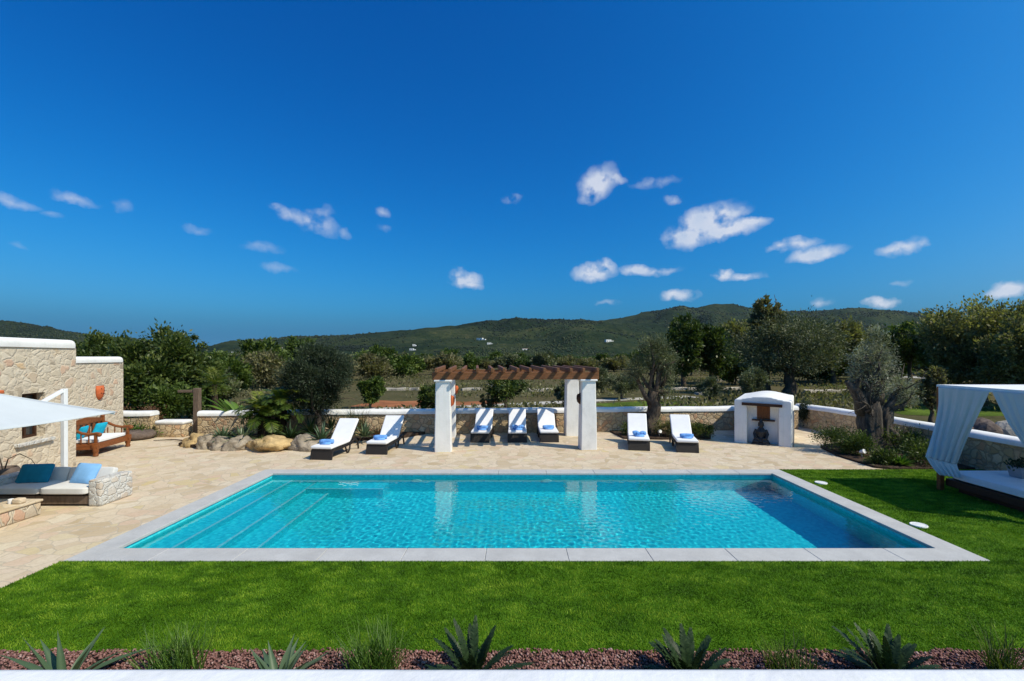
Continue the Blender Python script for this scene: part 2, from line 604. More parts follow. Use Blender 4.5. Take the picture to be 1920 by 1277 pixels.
DK = (0.008, 0.016, 0.006)
M['lf_dark'] = m_leaf('carob_leaf', [(0, (0.026, 0.046, 0.012)), (0.5, (0.066, 0.100, 0.022)), (1, (0.16, 0.19, 0.04))], 0.45, 0.3)
M['lf_green'] = m_leaf('pine_leaf', [(0, (0.028, 0.052, 0.010)), (0.5, (0.072, 0.115, 0.018)), (1, (0.155, 0.20, 0.032))])
M['lf_olive'] = m_leaf('olive_leaf', [(0, (0.045, 0.055, 0.026)), (0.5, (0.115, 0.130, 0.062)), (1, (0.25, 0.26, 0.145))])
M['lf_silver'] = m_leaf('silver_olive_leaf', [(0, (0.085, 0.092, 0.060)), (0.5, (0.25, 0.255, 0.18)), (1, (0.52, 0.51, 0.41))])
M['lf_brown'] = m_leaf('dry_scrub_leaf', [(0, (0.075, 0.070, 0.032)), (0.5, (0.18, 0.165, 0.078)), (1, (0.31, 0.285, 0.15))], 0.55, 0.42)
M['lf_fine'] = m_leaf('fine_dark_leaf', [(0, (0.012, 0.022, 0.012)), (0.5, (0.032, 0.050, 0.026)), (1, (0.085, 0.110, 0.058))])
M['lf_agave'] = m_leaf('agave_leaf', [(0, (0.035, 0.065, 0.032)), (0.5, (0.075, 0.125, 0.060)), (1, (0.15, 0.20, 0.10))], 0.4, 0.08, 0.4)
M['lf_cycad'] = m_leaf('dark_cycad_leaf', [(0, (0.008, 0.020, 0.007)), (0.5, (0.028, 0.056, 0.018)), (1, (0.085, 0.125, 0.045))], 0.5, 0.12, 0.25)
M['lf_right'] = m_leaf('olive_brown_leaf', [(0, (0.085, 0.085, 0.035)), (0.5, (0.20, 0.195, 0.080)), (1, (0.36, 0.34, 0.16))], 0.55, 0.42)
M['lf_palm'] = m_leaf('palm_leaf', [(0, (0.024, 0.046, 0.010)), (0.5, (0.075, 0.120, 0.018)), (1, (0.26, 0.27, 0.035))], 0.45, 0.3)
M['lf_bright'] = m_leaf('bright_leaf', [(0, (0.03, 0.07, 0.01)), (0.5, (0.08, 0.16, 0.02)), (1, (0.17, 0.27, 0.05))], 0.4)
M['lf_wood'] = m_leaf('far_wood_leaf', [(0, (0.008, 0.016, 0.010)), (0.45, (0.020, 0.034, 0.016)), (1, (0.055, 0.070, 0.028))], 0.8, 0.1)
M['lf_red'] = m_leaf('rusty_leaf', [(0, (0.05, 0.03, 0.02)), (0.5, (0.16, 0.075, 0.04)), (1, (0.22, 0.16, 0.06))], 0.6)

# ---------------------------------------------------------------- foliage tools
def rand_dirs(n, g):
    d = g.normal(size=(n, 3))
    return d / np.linalg.norm(d, axis=1)[:, None]


def leaf_quads(P, size, aspect, g, up=0.0, dirs=None):
    n = len(P)
    u = rand_dirs(n, g) if dirs is None else dirs + 0.55 * rand_dirs(n, g)
    u[:, 2] += up
    u /= np.linalg.norm(u, axis=1)[:, None]
    w = np.cross(u, rand_dirs(n, g))
    w /= np.linalg.norm(w, axis=1)[:, None] + 1e-9
    L = size * g.uniform(0.65, 1.35, n)[:, None]
    W = L * aspect
    V = np.empty((n, 4, 3))
    V[:, 0] = P - u * L / 2
    V[:, 1] = P + w * W / 2
    V[:, 2] = P + u * L / 2
    V[:, 3] = P - w * W / 2
    return V.reshape(-1, 3), np.arange(4 * n).reshape(n, 4)


def crown(blobs, n_clump, per, clump_r, g, shell=0.5, droop=0.0):
    """blobs: list of (centre, radii).  Returns leaf points, tones and outward directions."""
    vols = np.array([b[1][0] * b[1][1] * b[1][2] for b in blobs]) ** 0.67
    pick = g.choice(len(blobs), n_clump, p=vols / vols.sum())
    C = np.array([b[0] for b in blobs])[pick]
    Rr = np.array([b[1] for b in blobs])[pick]
    d = rand_dirs(n_clump, g)
    rad = shell + (1 - shell) * g.random(n_clump) ** 0.6
    cc = C + d * Rr * rad[:, None]
    ct = np.clip(g.normal(0.45, 0.2, n_clump), 0.0, 1)
    reach = clump_r * g.uniform(0.55, 1.35, n_clump)
    cnt = g.integers(int(per * 0.6), int(per * 1.4) + 1, n_clump)
    idx = np.repeat(np.arange(n_clump), cnt)
    q = g.normal(size=(len(idx), 3)) * 0.5
    P = cc[idx] + q * reach[idx][:, None]
    P[:, 2] -= droop * g.random(len(idx)) * reach[idx]
    tone = np.clip(ct[idx] + g.normal(0, 0.14, len(idx)), 0, 1)
    D = d[idx]
    return P, tone, D


def lobes(c, r, k, g, f=(0.38, 0.6), place=0.62):
    out = [(np.array(c), np.array(r) * 0.6)]
    for i in range(k):
        d = rand_dirs(1, g)[0]
        d[2] = d[2] * 0.85 + 0.12
        s = g.uniform(*f)
        out.append((np.array(c) + d * np.array(r) * place, np.array(r) * s))
    return out


def make_tree(name, label, cat, loc, blobs, mat, n_clump, per, clump_r, leaf, aspect, trunk_h, trunk_r, seed,
              bark='bark', limbs=6, group=None, lean=(0, 0), stems=1, wob=0.2, up=0.1, shell=0.5, droop=0.0, trunk_sides=9):
    g = np.random.default_rng(seed)
    root = thing(name, label, cat, loc, 0, group)
    t = MB()
    for s_ in range(stems):
        ox, oy = (g.uniform(-.35, .35, 2) * trunk_r * 3 if stems > 1 else (0, 0))
        k = 6
        pts, rad = [], []
        for i in range(k + 1):
            f = i / k
            pts.append((ox + lean[0] * f ** 1.3 + g.normal(0, trunk_r * .22) * (0.2 < f), oy + lean[1] * f ** 1.3 + g.normal(0, trunk_r * .22) * (0.2 < f), trunk_h * f - 0.08))
            rad.append(trunk_r * (1.35 - 0.35 * min(1, f * 4) - 0.42 * f) * (1 if stems == 1 else .6))
        t.tube(pts, rad, trunk_sides, wob=wob, seed=seed + s_ * 3.1)
        top = Vector(pts[-1])
        st = [Vector(pts[3]), Vector(pts[4]), Vector(pts[5]), top]
        order = g.permutation(len(blobs))[:max(2, limbs // stems)]
        for q in order:
            c = Vector(blobs[q][0])
            s = st[g.integers(1, 4)]
            m1 = s.lerp(c, 0.35) + Vector((0, 0, -0.08 * (c - s).length)) + Vector(g.normal(0, 0.05, 3)) * (c - s).length
            m2 = s.lerp(c, 0.7) + Vector(g.normal(0, 0.06, 3)) * (c - s).length
            e = c + Vector(g.normal(0, 0.1, 3)) * (c - s).length
            r0 = trunk_r * g.uniform(0.34, 0.5)
            t.tube([s, m1, m2, e], [r0, r0 * .72, r0 * .45, r0 * .16], 6, wob=wob * .5, seed=seed)
            for z in range(2):
                e2 = m2 + Vector(g.normal(0, 1, 3)) * max(blobs[q][1]) * 0.7
                t.tube([m1.lerp(m2, .5), m2.lerp(e2, .45), e2], [r0 * .4, r0 * .25, r0 * .08], 5)
    obj('trunk', t, M[bark], root, smooth=True)
    P, tone, D = crown(blobs, n_clump, per, clump_r, g, shell, droop)
    V, F = leaf_quads(P, leaf, aspect, g, up, D)
    fastmesh('crown', V, F, M[mat], root, np.repeat(tone, 4))
    return root


def sword_leaf(V, F, Tn, base, az, e0, curl, L, W, tone, segs=6, fold=0.35, twist=0.0, wprof=None):
    b0 = len(V)
    p = np.array(base, float)
    h = np.array([math.cos(az), math.sin(az), 0])
    side = np.array([-math.sin(az), math.cos(az), 0])
    for i in range(segs + 1):
        s = i / segs
        e = e0 - curl * s
        d = h * math.cos(e) + np.array([0, 0, math.sin(e)])
        nrm = -h * math.sin(e) + np.array([0, 0, math.cos(e)])
        if i:
            p = p + d * L / segs
        w = W * (wprof(s) if wprof else (0.55 + 0.45 * math.sin(math.pi * min(1, s * 1.15 + 0.12))) * (1 - s ** 3.0) + 0.015)
        sd = side * math.cos(twist * s) + nrm * math.sin(twist * s)
        V.append(p + sd * w / 2 + nrm * w * fold * .5)
        V.append(p - nrm * w * fold * .25)
        V.append(p - sd * w / 2 + nrm * w * fold * .5)
        tt = tone + 0.12 * (s - 0.5)
        Tn.extend([tt - .04, tt + .16, tt - .04])
    for i in range(segs):
        a = b0 + i * 3
        F.append((a, a + 3, a + 4, a + 1))
        F.append((a + 1, a + 4, a + 5, a + 2))


def rosette(name, label, cat, loc, n, L, W, mat, seed, e_rng=(0.25, 1.35), curl=(0.2, 0.7), group=None, fold=0.35, segs=6, tone=(0.25, 0.65), core=0.05):
    g = np.random.default_rng(seed)
    V, F, Tn = [], [], []
    for i in range(n):
        f = i / max(1, n - 1)
        e = e_rng[0] + (e_rng[1] - e_rng[0]) * f + g.normal(0, .08)
        az = i * 2.39996 + g.normal(0, .15)
        sword_leaf(V, F, Tn, (math.cos(az) * core, math.sin(az) * core, 0.02), az, e, g.uniform(*curl) * (1.15 - f * .6),
                   L * g.uniform(.8, 1.15) * (1 - .15 * f), W * g.uniform(.85, 1.15), g.uniform(*tone), segs, fold)
    o = fastmesh(name, np.array(V), np.array(F), M[mat], None, np.clip(Tn, 0, 1), smooth=True)
    o.location = loc
    tag(o, label, cat, group)
    return o


def frond(V, F, Tn, base, az, e0, curl, L, leaf_l, leaf_w, tone, g, n=22):
    p = np.array(base, float)
    h = np.array([math.cos(az), math.sin(az), 0.0])
    side = np.array([-math.sin(az), math.cos(az), 0.0])
    for i in range(n):
        s = (i + 1) / n
        e = e0 - curl * s ** 1.3
        d = h * math.cos(e) + np.array([0, 0, math.sin(e)])
        nr = -h * math.sin(e) + np.array([0, 0, math.cos(e)])
        q = p + d * L / n
        b = len(V)
        w = 0.018 * (1.1 - s)
        V.extend([p + side * w, q + side * w, q - side * w, p - side * w])
        F.append((b, b + 1, b + 2, b + 3))
        Tn.extend([tone * .7] * 4)
        if s > 0.18:
            ll = leaf_l * (math.sin(math.pi * (0.12 + 0.85 * s)) * .85 + .2)
            for sg in (1, -1):
                dd = side * sg * .8 + d * .62 + nr * g.uniform(-.1, .3)
                dd /= np.linalg.norm(dd)
                tip = q + dd * ll + np.array([0, 0, -ll * .18])
                mid = (q * .55 + tip * .45)
                b = len(V)
                V.extend([q, mid + d * leaf_w, tip, mid - d * leaf_w])
                F.append((b, b + 1, b + 2, b + 3))
                t_ = tone + g.normal(0, .1)
                Tn.extend([t_] * 4)
        p = q


def fbm(x, y, seed=0, octv=5, gain=0.5):
    out = np.zeros(x.shape)
    amp, fr = 1.0, 1.0
    for o in range(octv):
        xi, yi = np.floor(x * fr).astype(np.int64), np.floor(y * fr).astype(np.int64)
        xf, yf = x * fr - xi, y * fr - yi
        sx, sy = xf * xf * (3 - 2 * xf), yf * yf * (3 - 2 * yf)

        def h(a, b):
            k = (a * 374761393 + b * 668265263 + (seed + o) * 1442695041) & 0x7fffffff
            k = (k ^ (k >> 13)) * 1274126177 & 0x7fffffff
            return ((k ^ (k >> 16)) & 0xffff) / 65535.0
        v = (h(xi, yi) * (1 - sx) + h(xi + 1, yi) * sx) * (1 - sy) + (h(xi, yi + 1) * (1 - sx) + h(xi + 1, yi + 1) * sx) * sy
        out += amp * (v - 0.5)
        amp *= gain
        fr *= 2.0
    return out


# ================================================================ SETTING
def rect(mb, x0, y0, x1, y1, z):
    mb.add([(x0, y0, z), (x1, y0, z), (x1, y1, z), (x0, y1, z)], [(0, 1, 2, 3)])


# open country: one sheet reaching the horizon, with an opening where the garden lies
m = MB()
X0, X1, Y0, Y1, B = -19.0, 13.2, -6.0, 19.9, 4000.0
for r_ in ((-B, -200, B, Y0), (-B, Y1, B, B), (-B, Y0, X0, Y1), (X1, Y0, B, Y1)):
    rect(m, *r_, -0.12)
kind(obj('ground', m, M['fields']), 'structure')

PX0, PX1, PY0, PY1 = -6.22, 6.53, 7.25, 11.97       # pool opening
CX0, CX1, CY0, CY1 = -6.60, 6.91, 6.84, 12.34       # coping outer edge
m = MB()
for r_ in ((X0, Y0, X1, CY0), (X0, CY1, X1, Y1), (X0, CY0, CX0, CY1), (CX1, CY0, X1, CY1)):
    rect(m, *r_, 0.0)
kind(obj('terrace', m, M['flag']), 'structure')

# coping of separate slabs with real joints
m = MB()
def slabs(x0, y0, x1, y1, along, n):
    for i in range(n):
        a, b = i / n, (i + 1) / n
        j = 0.0022
        if along == 'x':
            xa, xb = x0 + (x1 - x0) * a + j, x0 + (x1 - x0) * b - j
            m.box((xb - xa, y1 - y0, 0.05), ((xa + xb) / 2, (y0 + y1) / 2, 0.0), 0.006, 1)
        else:
            ya, yb = y0 + (y1 - y0) * a + j, y0 + (y1 - y0) * b - j
            m.box((x1 - x0, yb - ya, 0.05), ((x0 + x1) / 2, (ya + yb) / 2, 0.0), 0.006, 1)
slabs(CX0, CY0, CX1, PY0 + .03, 'x', 11)
slabs(CX0, PY1 - .03, CX1, CY1, 'x', 11)
slabs(CX0, PY0 + .03, PX0 + .03, PY1 - .03, 'y', 4)
slabs(PX1 - .03, PY0 + .03, CX1, PY1 - .03, 'y', 4)
kind(obj('pool_coping', m, M['coping']), 'structure')
m = MB()
for r_ in ((CX0 + .01, CY0 + .01, CX1 - .01, PY0), (CX0 + .01, PY1, CX1 - .01, CY1 - .01), (CX0 + .01, PY0, PX0, PY1), (PX1, PY0, CX1 - .01, PY1)):
    rect(m, *r_, -0.03)
kind(obj('coping_bed', m, M['dry_stone']), 'structure')

# pool shell with corner steps
DEP = -1.32
m = MB()
m.add([(PX0, PY0, DEP), (PX1, PY0, DEP), (PX1, PY1, DEP), (PX0, PY1, DEP)], [(0, 1, 2, 3)])
m.add([(PX0, PY0, DEP), (PX1, PY0, DEP), (PX1, PY0, -.03), (PX0, PY0, -.03)], [(0, 1, 2, 3)])
m.add([(PX0, PY1, DEP), (PX1, PY1, DEP), (PX1, PY1, -.03), (PX0, PY1, -.03)], [(3, 2, 1, 0)])
m.add([(PX0, PY0, DEP), (PX0, PY1, DEP), (PX0, PY1, -.03), (PX0, PY0, -.03)], [(0, 1, 2, 3)])
m.add([(PX1, PY0, DEP), (PX1, PY1, DEP), (PX1, PY1, -.03), (PX1, PY0, -.03)], [(3, 2, 1, 0)])
# three treads along the left end, one bench along the far side
for k, (w, z) in enumerate(((0.55, -0.36), (1.12, -0.66), (1.66, -0.98))):
    z0 = DEP
    xa = PX0 + (0.0 if k == 0 else (0.55, 1.12)[k - 1])
    m.box((PX0 + w - xa - .002, PY1 - PY0 - .01, z - z0), ((xa + PX0 + w) / 2, (PY0 + PY1) / 2, (z + z0) / 2))
m.box((1.85, 0.55, -0.60 - DEP), (PX0 + 1.12 + .925 + .003, PY1 - .28, (DEP - 0.60) / 2))
kind(obj('pool_basin', m, M['mosaic']), 'structure')
m = MB()
e_ = 0.008
for k, (w, z) in enumerate(((0.55, -0.36), (1.12, -0.66), (1.66, -0.98))):
    m.box((0.05, PY1 - PY0 - .02, 0.012), (PX0 + w - .03, (PY0 + PY1) / 2, z + .004), 0.003, 1)
m.box((1.85, 0.05, 0.012), (PX0 + 1.12 + .925, PY1 - .53, -.596), 0.003, 1)
kind(obj('pool_step_edge', m, m_plain('pale_tile_nosing', (0.52, 0.72, 0.74), 0.5, 0.05)), 'structure')

# water surface with real ripples
nx, ny = 860, 320
gx = np.linspace(PX0, PX1, nx)
gy = np.linspace(PY0, PY1, ny)
XX, YY = np.meshgrid(gx, gy)
zz = np.zeros_like(XX)
wg = np.random.default_rng(3)
for k in range(46):
    lam = wg.choice([wg.uniform(0.09, 0.22), wg.uniform(0.2, 0.5)], p=[.72, .28])
    th = wg.normal(0.9, 0.95)
    kx, ky = math.cos(th) * 2 * math.pi / lam, math.sin(th) * 2 * math.pi / lam
    zz += (0.00062 * lam if lam < .22 else .00018 * lam) * np.sin(kx * XX + ky * YY + wg.uniform(0, 6.28) + 1.3 * np.sin(XX * wg.uniform(.5, 1.5) + YY * wg.uniform(.5, 1.5)))
zz *= 0.55 + 0.45 * np.clip(0.5 + 1.6 * fbm(XX * .5 + 50, YY * .5 + 50, 4, 3), 0, 1.4)
WV = np.stack([XX, YY, zz - 0.085], -1).reshape(-1, 3)
ii = (np.arange(ny - 1)[:, None] * nx + np.arange(nx - 1)[None, :]).ravel()
WF = np.stack([ii, ii + 1, ii + nx + 1, ii + nx], 1)
T = NT('pool_water')
g_ = T.n('ShaderNodeBsdfRefraction', Color=(0.56, 0.95, 0.99, 1), Roughness=0.0, IOR=1.33)
gl = T.n('ShaderNodeBsdfGlossy', Color=(1, 1, 1, 1), Roughness=0.0)
fr = T.n('ShaderNodeFresnel', IOR=1.33)
mx = T.n('ShaderNodeMixShader', Fac=fr.outputs[0])
T.t.links.new(g_.outputs[0], mx.inputs[1]); T.t.links.new(gl.outputs[0], mx.inputs[2]); T.t.links.new(mx.outputs[0], T.out.inputs[0])
water = kind(fastmesh('water', WV, WF, T.m, smooth=True), 'structure')
WATER_MAT = T.m

# lawn
LX0 = -6.64
m = MB()
for r_ in ((LX0, 4.74, 13.0, CY0 - .004), (CX1 + .004, CY0 - .004, 13.0, 12.40)):
    rect(m, *r_, 0.012)
kind(obj('lawn', m, M['turf']), 'structure')
def blades(n, x0, y0, x1, y1, h, g):
    x = g.uniform(x0, x1, n); y = g.uniform(y0, y1, n)
    hh = h * g.uniform(.6, 1.3, n)
    az = g.uniform(0, 6.283, n); ln = g.normal(0, .5, n) * hh
    la = g.uniform(0, 6.283, n)
    w = 0.0042 + 0.0012 * y / 6
    big = fbm(x * .9 + 30, y * .9, 9, 4)
    # mowing / nap of the turf laid over in patches
    dx, dy = np.cos(la) * ln + 0.22 * hh * np.sin(big * 9), np.sin(la) * ln + 0.22 * hh * np.cos(big * 7)
    V = np.empty((n, 3, 3))
    V[:, 0] = np.stack([x - np.cos(az) * w, y - np.sin(az) * w, np.full(n, .010)], 1)
    V[:, 1] = np.stack([x + np.cos(az) * w, y + np.sin(az) * w, np.full(n, .010)], 1)
    V[:, 2] = np.stack([x + dx, y + dy, .012 + hh], 1)
    band = 0.07 * np.sign(np.sin((x * .25 + y) * 7.5 + 1.5 * big)) * (.4 + fbm(x * .3, y * .3, 12, 2))
    tn = np.clip(0.49 + big * 0.22 + band + fbm(x * 5, y * 8, 19, 4) * .85 + g.normal(0, .15, n), 0, 1)
    return V.reshape(-1, 3), np.repeat(tn, 3)
gb = np.random.default_rng(21)
parts = [blades(190000, LX0, 4.73, 7.6, CY0 - .01, .021, gb), blades(34000, 7.0, 4.73, 10, CY0, .021, gb),
         blades(110000, CX1 + .01, CY0 - .02, 12.0, 12.38, .022, gb)]
V = np.concatenate([p[0] for p in parts]); tn = np.concatenate([p[1] for p in parts])
o = fastmesh('grass', V, np.arange(len(V)).reshape(-1, 3), M['blades'], None, tn)
kind(o, 'stuff'); o['label'] = 'short bright green lawn grass round the pool'; o['category'] = 'grass'

# gravel strip
m = MB(); rect(m, -9.0, 3.2, 10.0, 4.745, 0.008)
kind(obj('gravel_bed', m, M['soil']), 'structure')
n = 26000
P = np.stack([gb.uniform(-6.4, 6.4, n), 4.76 - np.abs(gb.uniform(0, .75, n)), gb.uniform(.008, .03, n)], 1)
P[:, 1] += 0.02 * np.sin(P[:, 0] * 9)
oct_v = np.array([(1, 0, 0), (-1, 0, 0), (0, 1, 0), (0, -1, 0), (0, 0, 1), (0, 0, -1)], float)
oct_f = np.array([(0, 2, 4), (2, 1, 4), (1, 3, 4), (3, 0, 4), (2, 0, 5), (1, 2, 5), (3, 1, 5), (0, 3, 5)])
S = gb.uniform(.008, .019, (n, 1, 3)) * np.array([1.15, 1.15, .8])
V = oct_v[None] * S * (1 + .35 * gb.normal(size=(n, 6, 3)) * .6)
a = gb.uniform(0, 6.28, n)
c_, s_ = np.cos(a)[:, None], np.sin(a)[:, None]
V = np.stack([V[..., 0] * c_ - V[..., 1] * s_, V[..., 0] * s_ + V[..., 1] * c_, V[..., 2]], -1) + P[:, None]
F = (oct_f[None] + (np.arange(n) * 6)[:, None, None]).reshape(-1, 3)
o = fastmesh('gravel', V.reshape(-1, 3), F, M['gravel'], None, np.repeat(np.clip(gb.normal(.5, .22, n), 0, 1), 6))
kind(o, 'stuff'); o['label'] = 'reddish brown gravel strip in front of the lawn'; o['category'] = 'gravel'

# planting beds
def bed(pts, z=0.02):
    m = MB()
    m.prism(pts, -.05, z)
    return m
WALLK = 0.077
def wall_y(x):
    return 18.55 + WALLK * x
b1 = bed([(-11.3, 15.7), (-10.6, 15.35), (-8.8, 15.35), (-6.5, 15.1), (-5.9, 15.6), (-5.6, 16.6), (-4.1, 17.2), (-3.5, wall_y(-3.5) - .2), (-11.8, wall_y(-11.8) - .2)], .10)
b1.prism([(3.9, 17.0), (5.2, 16.85), (7.0, 16.9), (7.3, 17.6), (7.1, wall_y(7.1) - .2), (3.7, wall_y(3.7) - .2)], -.05, .06)
b1.prism([(9.95, 15.35), (9.62, 14.1), (9.62, 12.6), (9.9, 12.42), (12.15, 12.42), (12.4, 16.6), (11.4, 16.2), (10.4, 15.8)], -.05, .05)
b1.prism([(-16.0, 17.0), (-14.0, 16.9), (-13.5, 17.2), (-13.5, 17.45), (-16, 17.3)], -.05, .05)
kind(obj('planting_bed', b1, M['soil']), 'structure')

# fields beyond the wall
def ribbon(name, pts, w, mat, z, knd='structure', vary=0.15, seed=1):
    g = np.random.default_rng(seed)
    m = MB()
    V = []
    n = len(pts)
    for i in range(n):
        p = Vector(pts[i]).to_2d()
        a = Vector(pts[max(0, i - 1)]).to_2d(); b = Vector(pts[min(n - 1, i + 1)]).to_2d()
        t = (b - a).normalized(); s = Vector((-t.y, t.x))
        ww = w * (1 + g.uniform(-vary, vary))
        V += [(*(p + s * ww / 2), z), (*(p - s * ww / 2), z)]
    m.add(V, [(2 * i, 2 * i + 1, 2 * i + 3, 2 * i + 2) for i in range(n - 1)])
    return kind(obj(name, m, mat), knd)
GZ = -0.12
ribbon('path', [G(690, 768, GZ)[:2], G(800, 766, GZ)[:2], G(900, 762, GZ)[:2], G(1000, 757, GZ)[:2], G(1100, 752, GZ)[:2], G(1200, 748, GZ)[:2], G(1300, 744, GZ)[:2]], 1.5, M['path'], GZ + .02)
ribbon('soil', [G(680, 757, GZ)[:2], G(740, 758, GZ)[:2], G(800, 757, GZ)[:2], G(870, 757, GZ)[:2], G(940, 756, GZ)[:2]], 3.6, M['orange_soil'], GZ + .010, vary=.4, seed=4)
ribbon('meadow', [G(1655, 768, GZ)[:2], G(1720, 770, GZ)[:2], G(1800, 770, GZ)[:2], G(1900, 771, GZ)[:2], G(2050, 772, GZ)[:2]], 5.2, M['meadow'], GZ + .010, vary=.08)
ribbon('meadow', [G(1700, 708, GZ)[:2], G(1750, 708, GZ)[:2], G(1800, 708, GZ)[:2]], 6, M['path'], GZ + .014, vary=.2)
ribbon('meadow', [G(1130, 762, GZ)[:2], G(1230, 757, GZ)[:2], G(1330, 757, GZ)[:2]], 3.0, M['meadow'], GZ + .014, vary=.1)
ribbon('meadow', [G(1560, 726, GZ)[:2], G(1640, 723, GZ)[:2], G(1760, 722, GZ)[:2]], 6.0, M['meadow'], GZ + .018, vary=.1)

# ---------------------------------------------------------------- hills
HILLS = []
HILL_OBJS = []
def ridge(prof, dist, front, back, seed, rough=0.42, nu=420, nr=44, zlow=-2.0):
    px = np.linspace(prof[0][0], prof[-1][0], nu)
    py = np.interp(px, [p[0] for p in prof], [p[1] for p in prof])
    py = np.convolve(np.pad(py, 4, mode='edge'), np.ones(9) / 9, 'valid')
    u = (px - CX) / FOC
    H = (HY - py) / FOC * dist + EYE
    t = np.concatenate([np.linspace(0, 1, nr), np.linspace(1.06, 1.8, 10)])
    rr = np.where(t <= 1, dist - front * (1 - t), dist + (t - 1) / .8 * back)
    U, RR = np.meshgrid(u, rr)
    TT = np.broadcast_to(t[:, None], U.shape)
    X, Y = U * RR, RR
    shape = np.where(TT <= 1, TT ** 1.15, np.clip(1 - (TT - 1) * .6, 0, 1))
    nz = 0.30 - np.abs(fbm(X / 420 + 40, Y / 520 + 40, seed, 4, .5)) * 1.6 + .35 * fbm(X / 120, Y / 120, seed + 3, 3)
    amp = np.clip(TT * (1.04 - TT) * 4, 0, 1) * (TT <= 1)
    # keep the skyline where it stands: scale relief down near the crest
    Z = zlow + (H[None, :] - zlow) * np.clip(shape * (1 + 0), 0, 1) + nz * amp * rough * (np.abs(H)[None, :] + 18)
    # fine unevenness of the skyline itself
    Z += fbm(X / 28, Y / 28, seed + 9, 3) * 5.0 * np.clip(TT, 0.2, 1)
    V = np.stack([X, Y, Z], -1).reshape(-1, 3)
    nrr = len(t)
    ii = (np.arange(nrr - 1)[:, None] * nu + np.arange(nu - 1)[None, :]).ravel()
    F = np.stack([ii, ii + 1, ii + nu + 1, ii + nu], 1)
    ho_ = fastmesh('hill', V, F, M['hill'], smooth=True)
    HILL_OBJS.append(kind(ho_, 'structure'))
    HILLS.append((V.reshape(nrr, nu, 3), nr))
ridge([(-300, 594), (0, 603), (60, 608), (110, 618), (180, 629), (240, 636), (300, 645), (370, 654), (430, 664), (500, 672)], 1500, 700, 500, 11)
ridge([(280, 676), (360, 660), (385, 651), (430, 639), (480, 636), (560, 631), (640, 628), (740, 621), (800, 615), (870, 608), (920, 600), (985, 596), (1035, 598),
       (1100, 600), (1180, 606), (1300, 612), (1420, 622), (1560, 630), (1700, 640), (1900, 652)], 1500, 800, 500, 12)
ridge([(980, 640), (1040, 612), (1090, 602), (1130, 598), (1160, 592), (1200, 585), (1240, 580), (1300, 576), (1330, 571), (1355, 569), (1385, 571), (1420, 579), (1480, 586),
       (1540, 583), (1600, 574), (1650, 578), (1720, 585), (1760, 590), (1800, 598), (1920, 610), (2100, 600)], 2100, 900, 700, 13)
ridge([(420, 664), (520, 652), (620, 650), (720, 646), (800, 640), (860, 634), (940, 636), (1020, 630), (1060, 612), (1090, 610), (1130, 622), (1200, 634), (1320, 640), (1500, 648), (1700, 655)], 950, 420, 260, 17, 0.35)

# woodland clothing the hills (one uncountable mass)
def wood_mass(name, label, pts, rad, g, mat, flat=0.8, tn=None):
    b = bmesh.new()
    bmesh.ops.create_icosphere(b, subdivisions=1, radius=1.0)
    bv = np.array([v.co[:] for v in b.verts]); b.verts.index_update()
    bf = np.array([[v.index for v in f.verts] for f in b.faces]); b.free()
    n = len(pts)
    V = bv[None] * (1 + .30 * g.normal(size=(n, len(bv), 1))) * rad[:, None, None] * np.array([1, 1, flat]) + pts[:, None] + np.array([0, 0, 1]) * rad[:, None, None] * .35
    F = (bf[None] + (np.arange(n) * len(bv))[:, None, None]).reshape(-1, 3)
    tn = np.clip(g.normal(.45, .25, n), 0, 1) if tn is None else tn
    o = fastmesh(name, V.reshape(-1, 3), F, M[mat], None, np.repeat(tn, len(bv)))
    kind(o, 'stuff'); o['label'] = label; o['category'] = 'woodland'
    return o
gw = np.random.default_rng(5)
PT, RD, TN = [], [], []
for hv, nr in HILLS:
    n = 19000
    i = (gw.random(n) ** .75 * (nr - 1.01)).astype(int); j = gw.integers(0, hv.shape[1] - 1, n)
    a, b = gw.random(n)[:, None], gw.random(n)[:, None]
    p = hv[i, j] * (1 - a) * (1 - b) + hv[i + 1, j] * a * (1 - b) + hv[i, j + 1] * (1 - a) * b + hv[i + 1, j + 1] * a * b
    den = fbm(p[:, 0] / 170, p[:, 1] / 170, 31, 4)
    keep = gw.random(n) < np.clip(.5 + den * 3.0, .03, 1)
    p = p[keep]
    TN.append(np.clip(.45 + 1.1 * fbm(p[:, 0] / 240, p[:, 1] / 240, 91, 3) + gw.normal(0, .16, len(p)), 0, 1)); PT.append(p); RD.append(gw.uniform(1.1, 3.0, len(p)) * (p[:, 1] / 1500) ** .7)
wood_mass('hill_woodland', 'dark green pine woodland covering the far hills', np.concatenate(PT), np.concatenate(RD), gw, 'lf_wood', .9, np.concatenate(TN))
# plain between fields and hills
n = 7600
y = 130 * (600 / 130) ** gw.random(n); x = gw.uniform(-.82, .75, n) * y
p = np.stack([x, y, np.full(n, -.1)], 1)
den = fbm(x / 40, y / 40, 77, 3)
p = p[gw.random(n) < np.clip(.7 + den * 1.6, .1, 1)]
rd = gw.uniform(1.1, 2.5, len(p))
g2 = np.random.default_rng(6)
Pl, Tl = [], []
for q, r in zip(p, rd):
    k = 26
    d = rand_dirs(k, g2); d[:, 2] = np.abs(d[:, 2])
    Pl.append(q + d * r * np.array([1.15, 1.15, 1.25]) * g2.uniform(.6, 1, (k, 1)))
    Tl.append(np.clip(g2.normal(.45, .18) + g2.normal(0, .16, k), 0, 1))
Pl = np.concatenate(Pl); Tl = np.concatenate(Tl)
V, F = leaf_quads(Pl, 1.35, .6, g2, .2)
o = fastmesh('plain_woodland', V, F, M['lf_green'], None, np.repeat(Tl, 4))
kind(o, 'stuff'); o['label'] = 'green scrub and pine wood on the plain before the hills'; o['category'] = 'woodland'

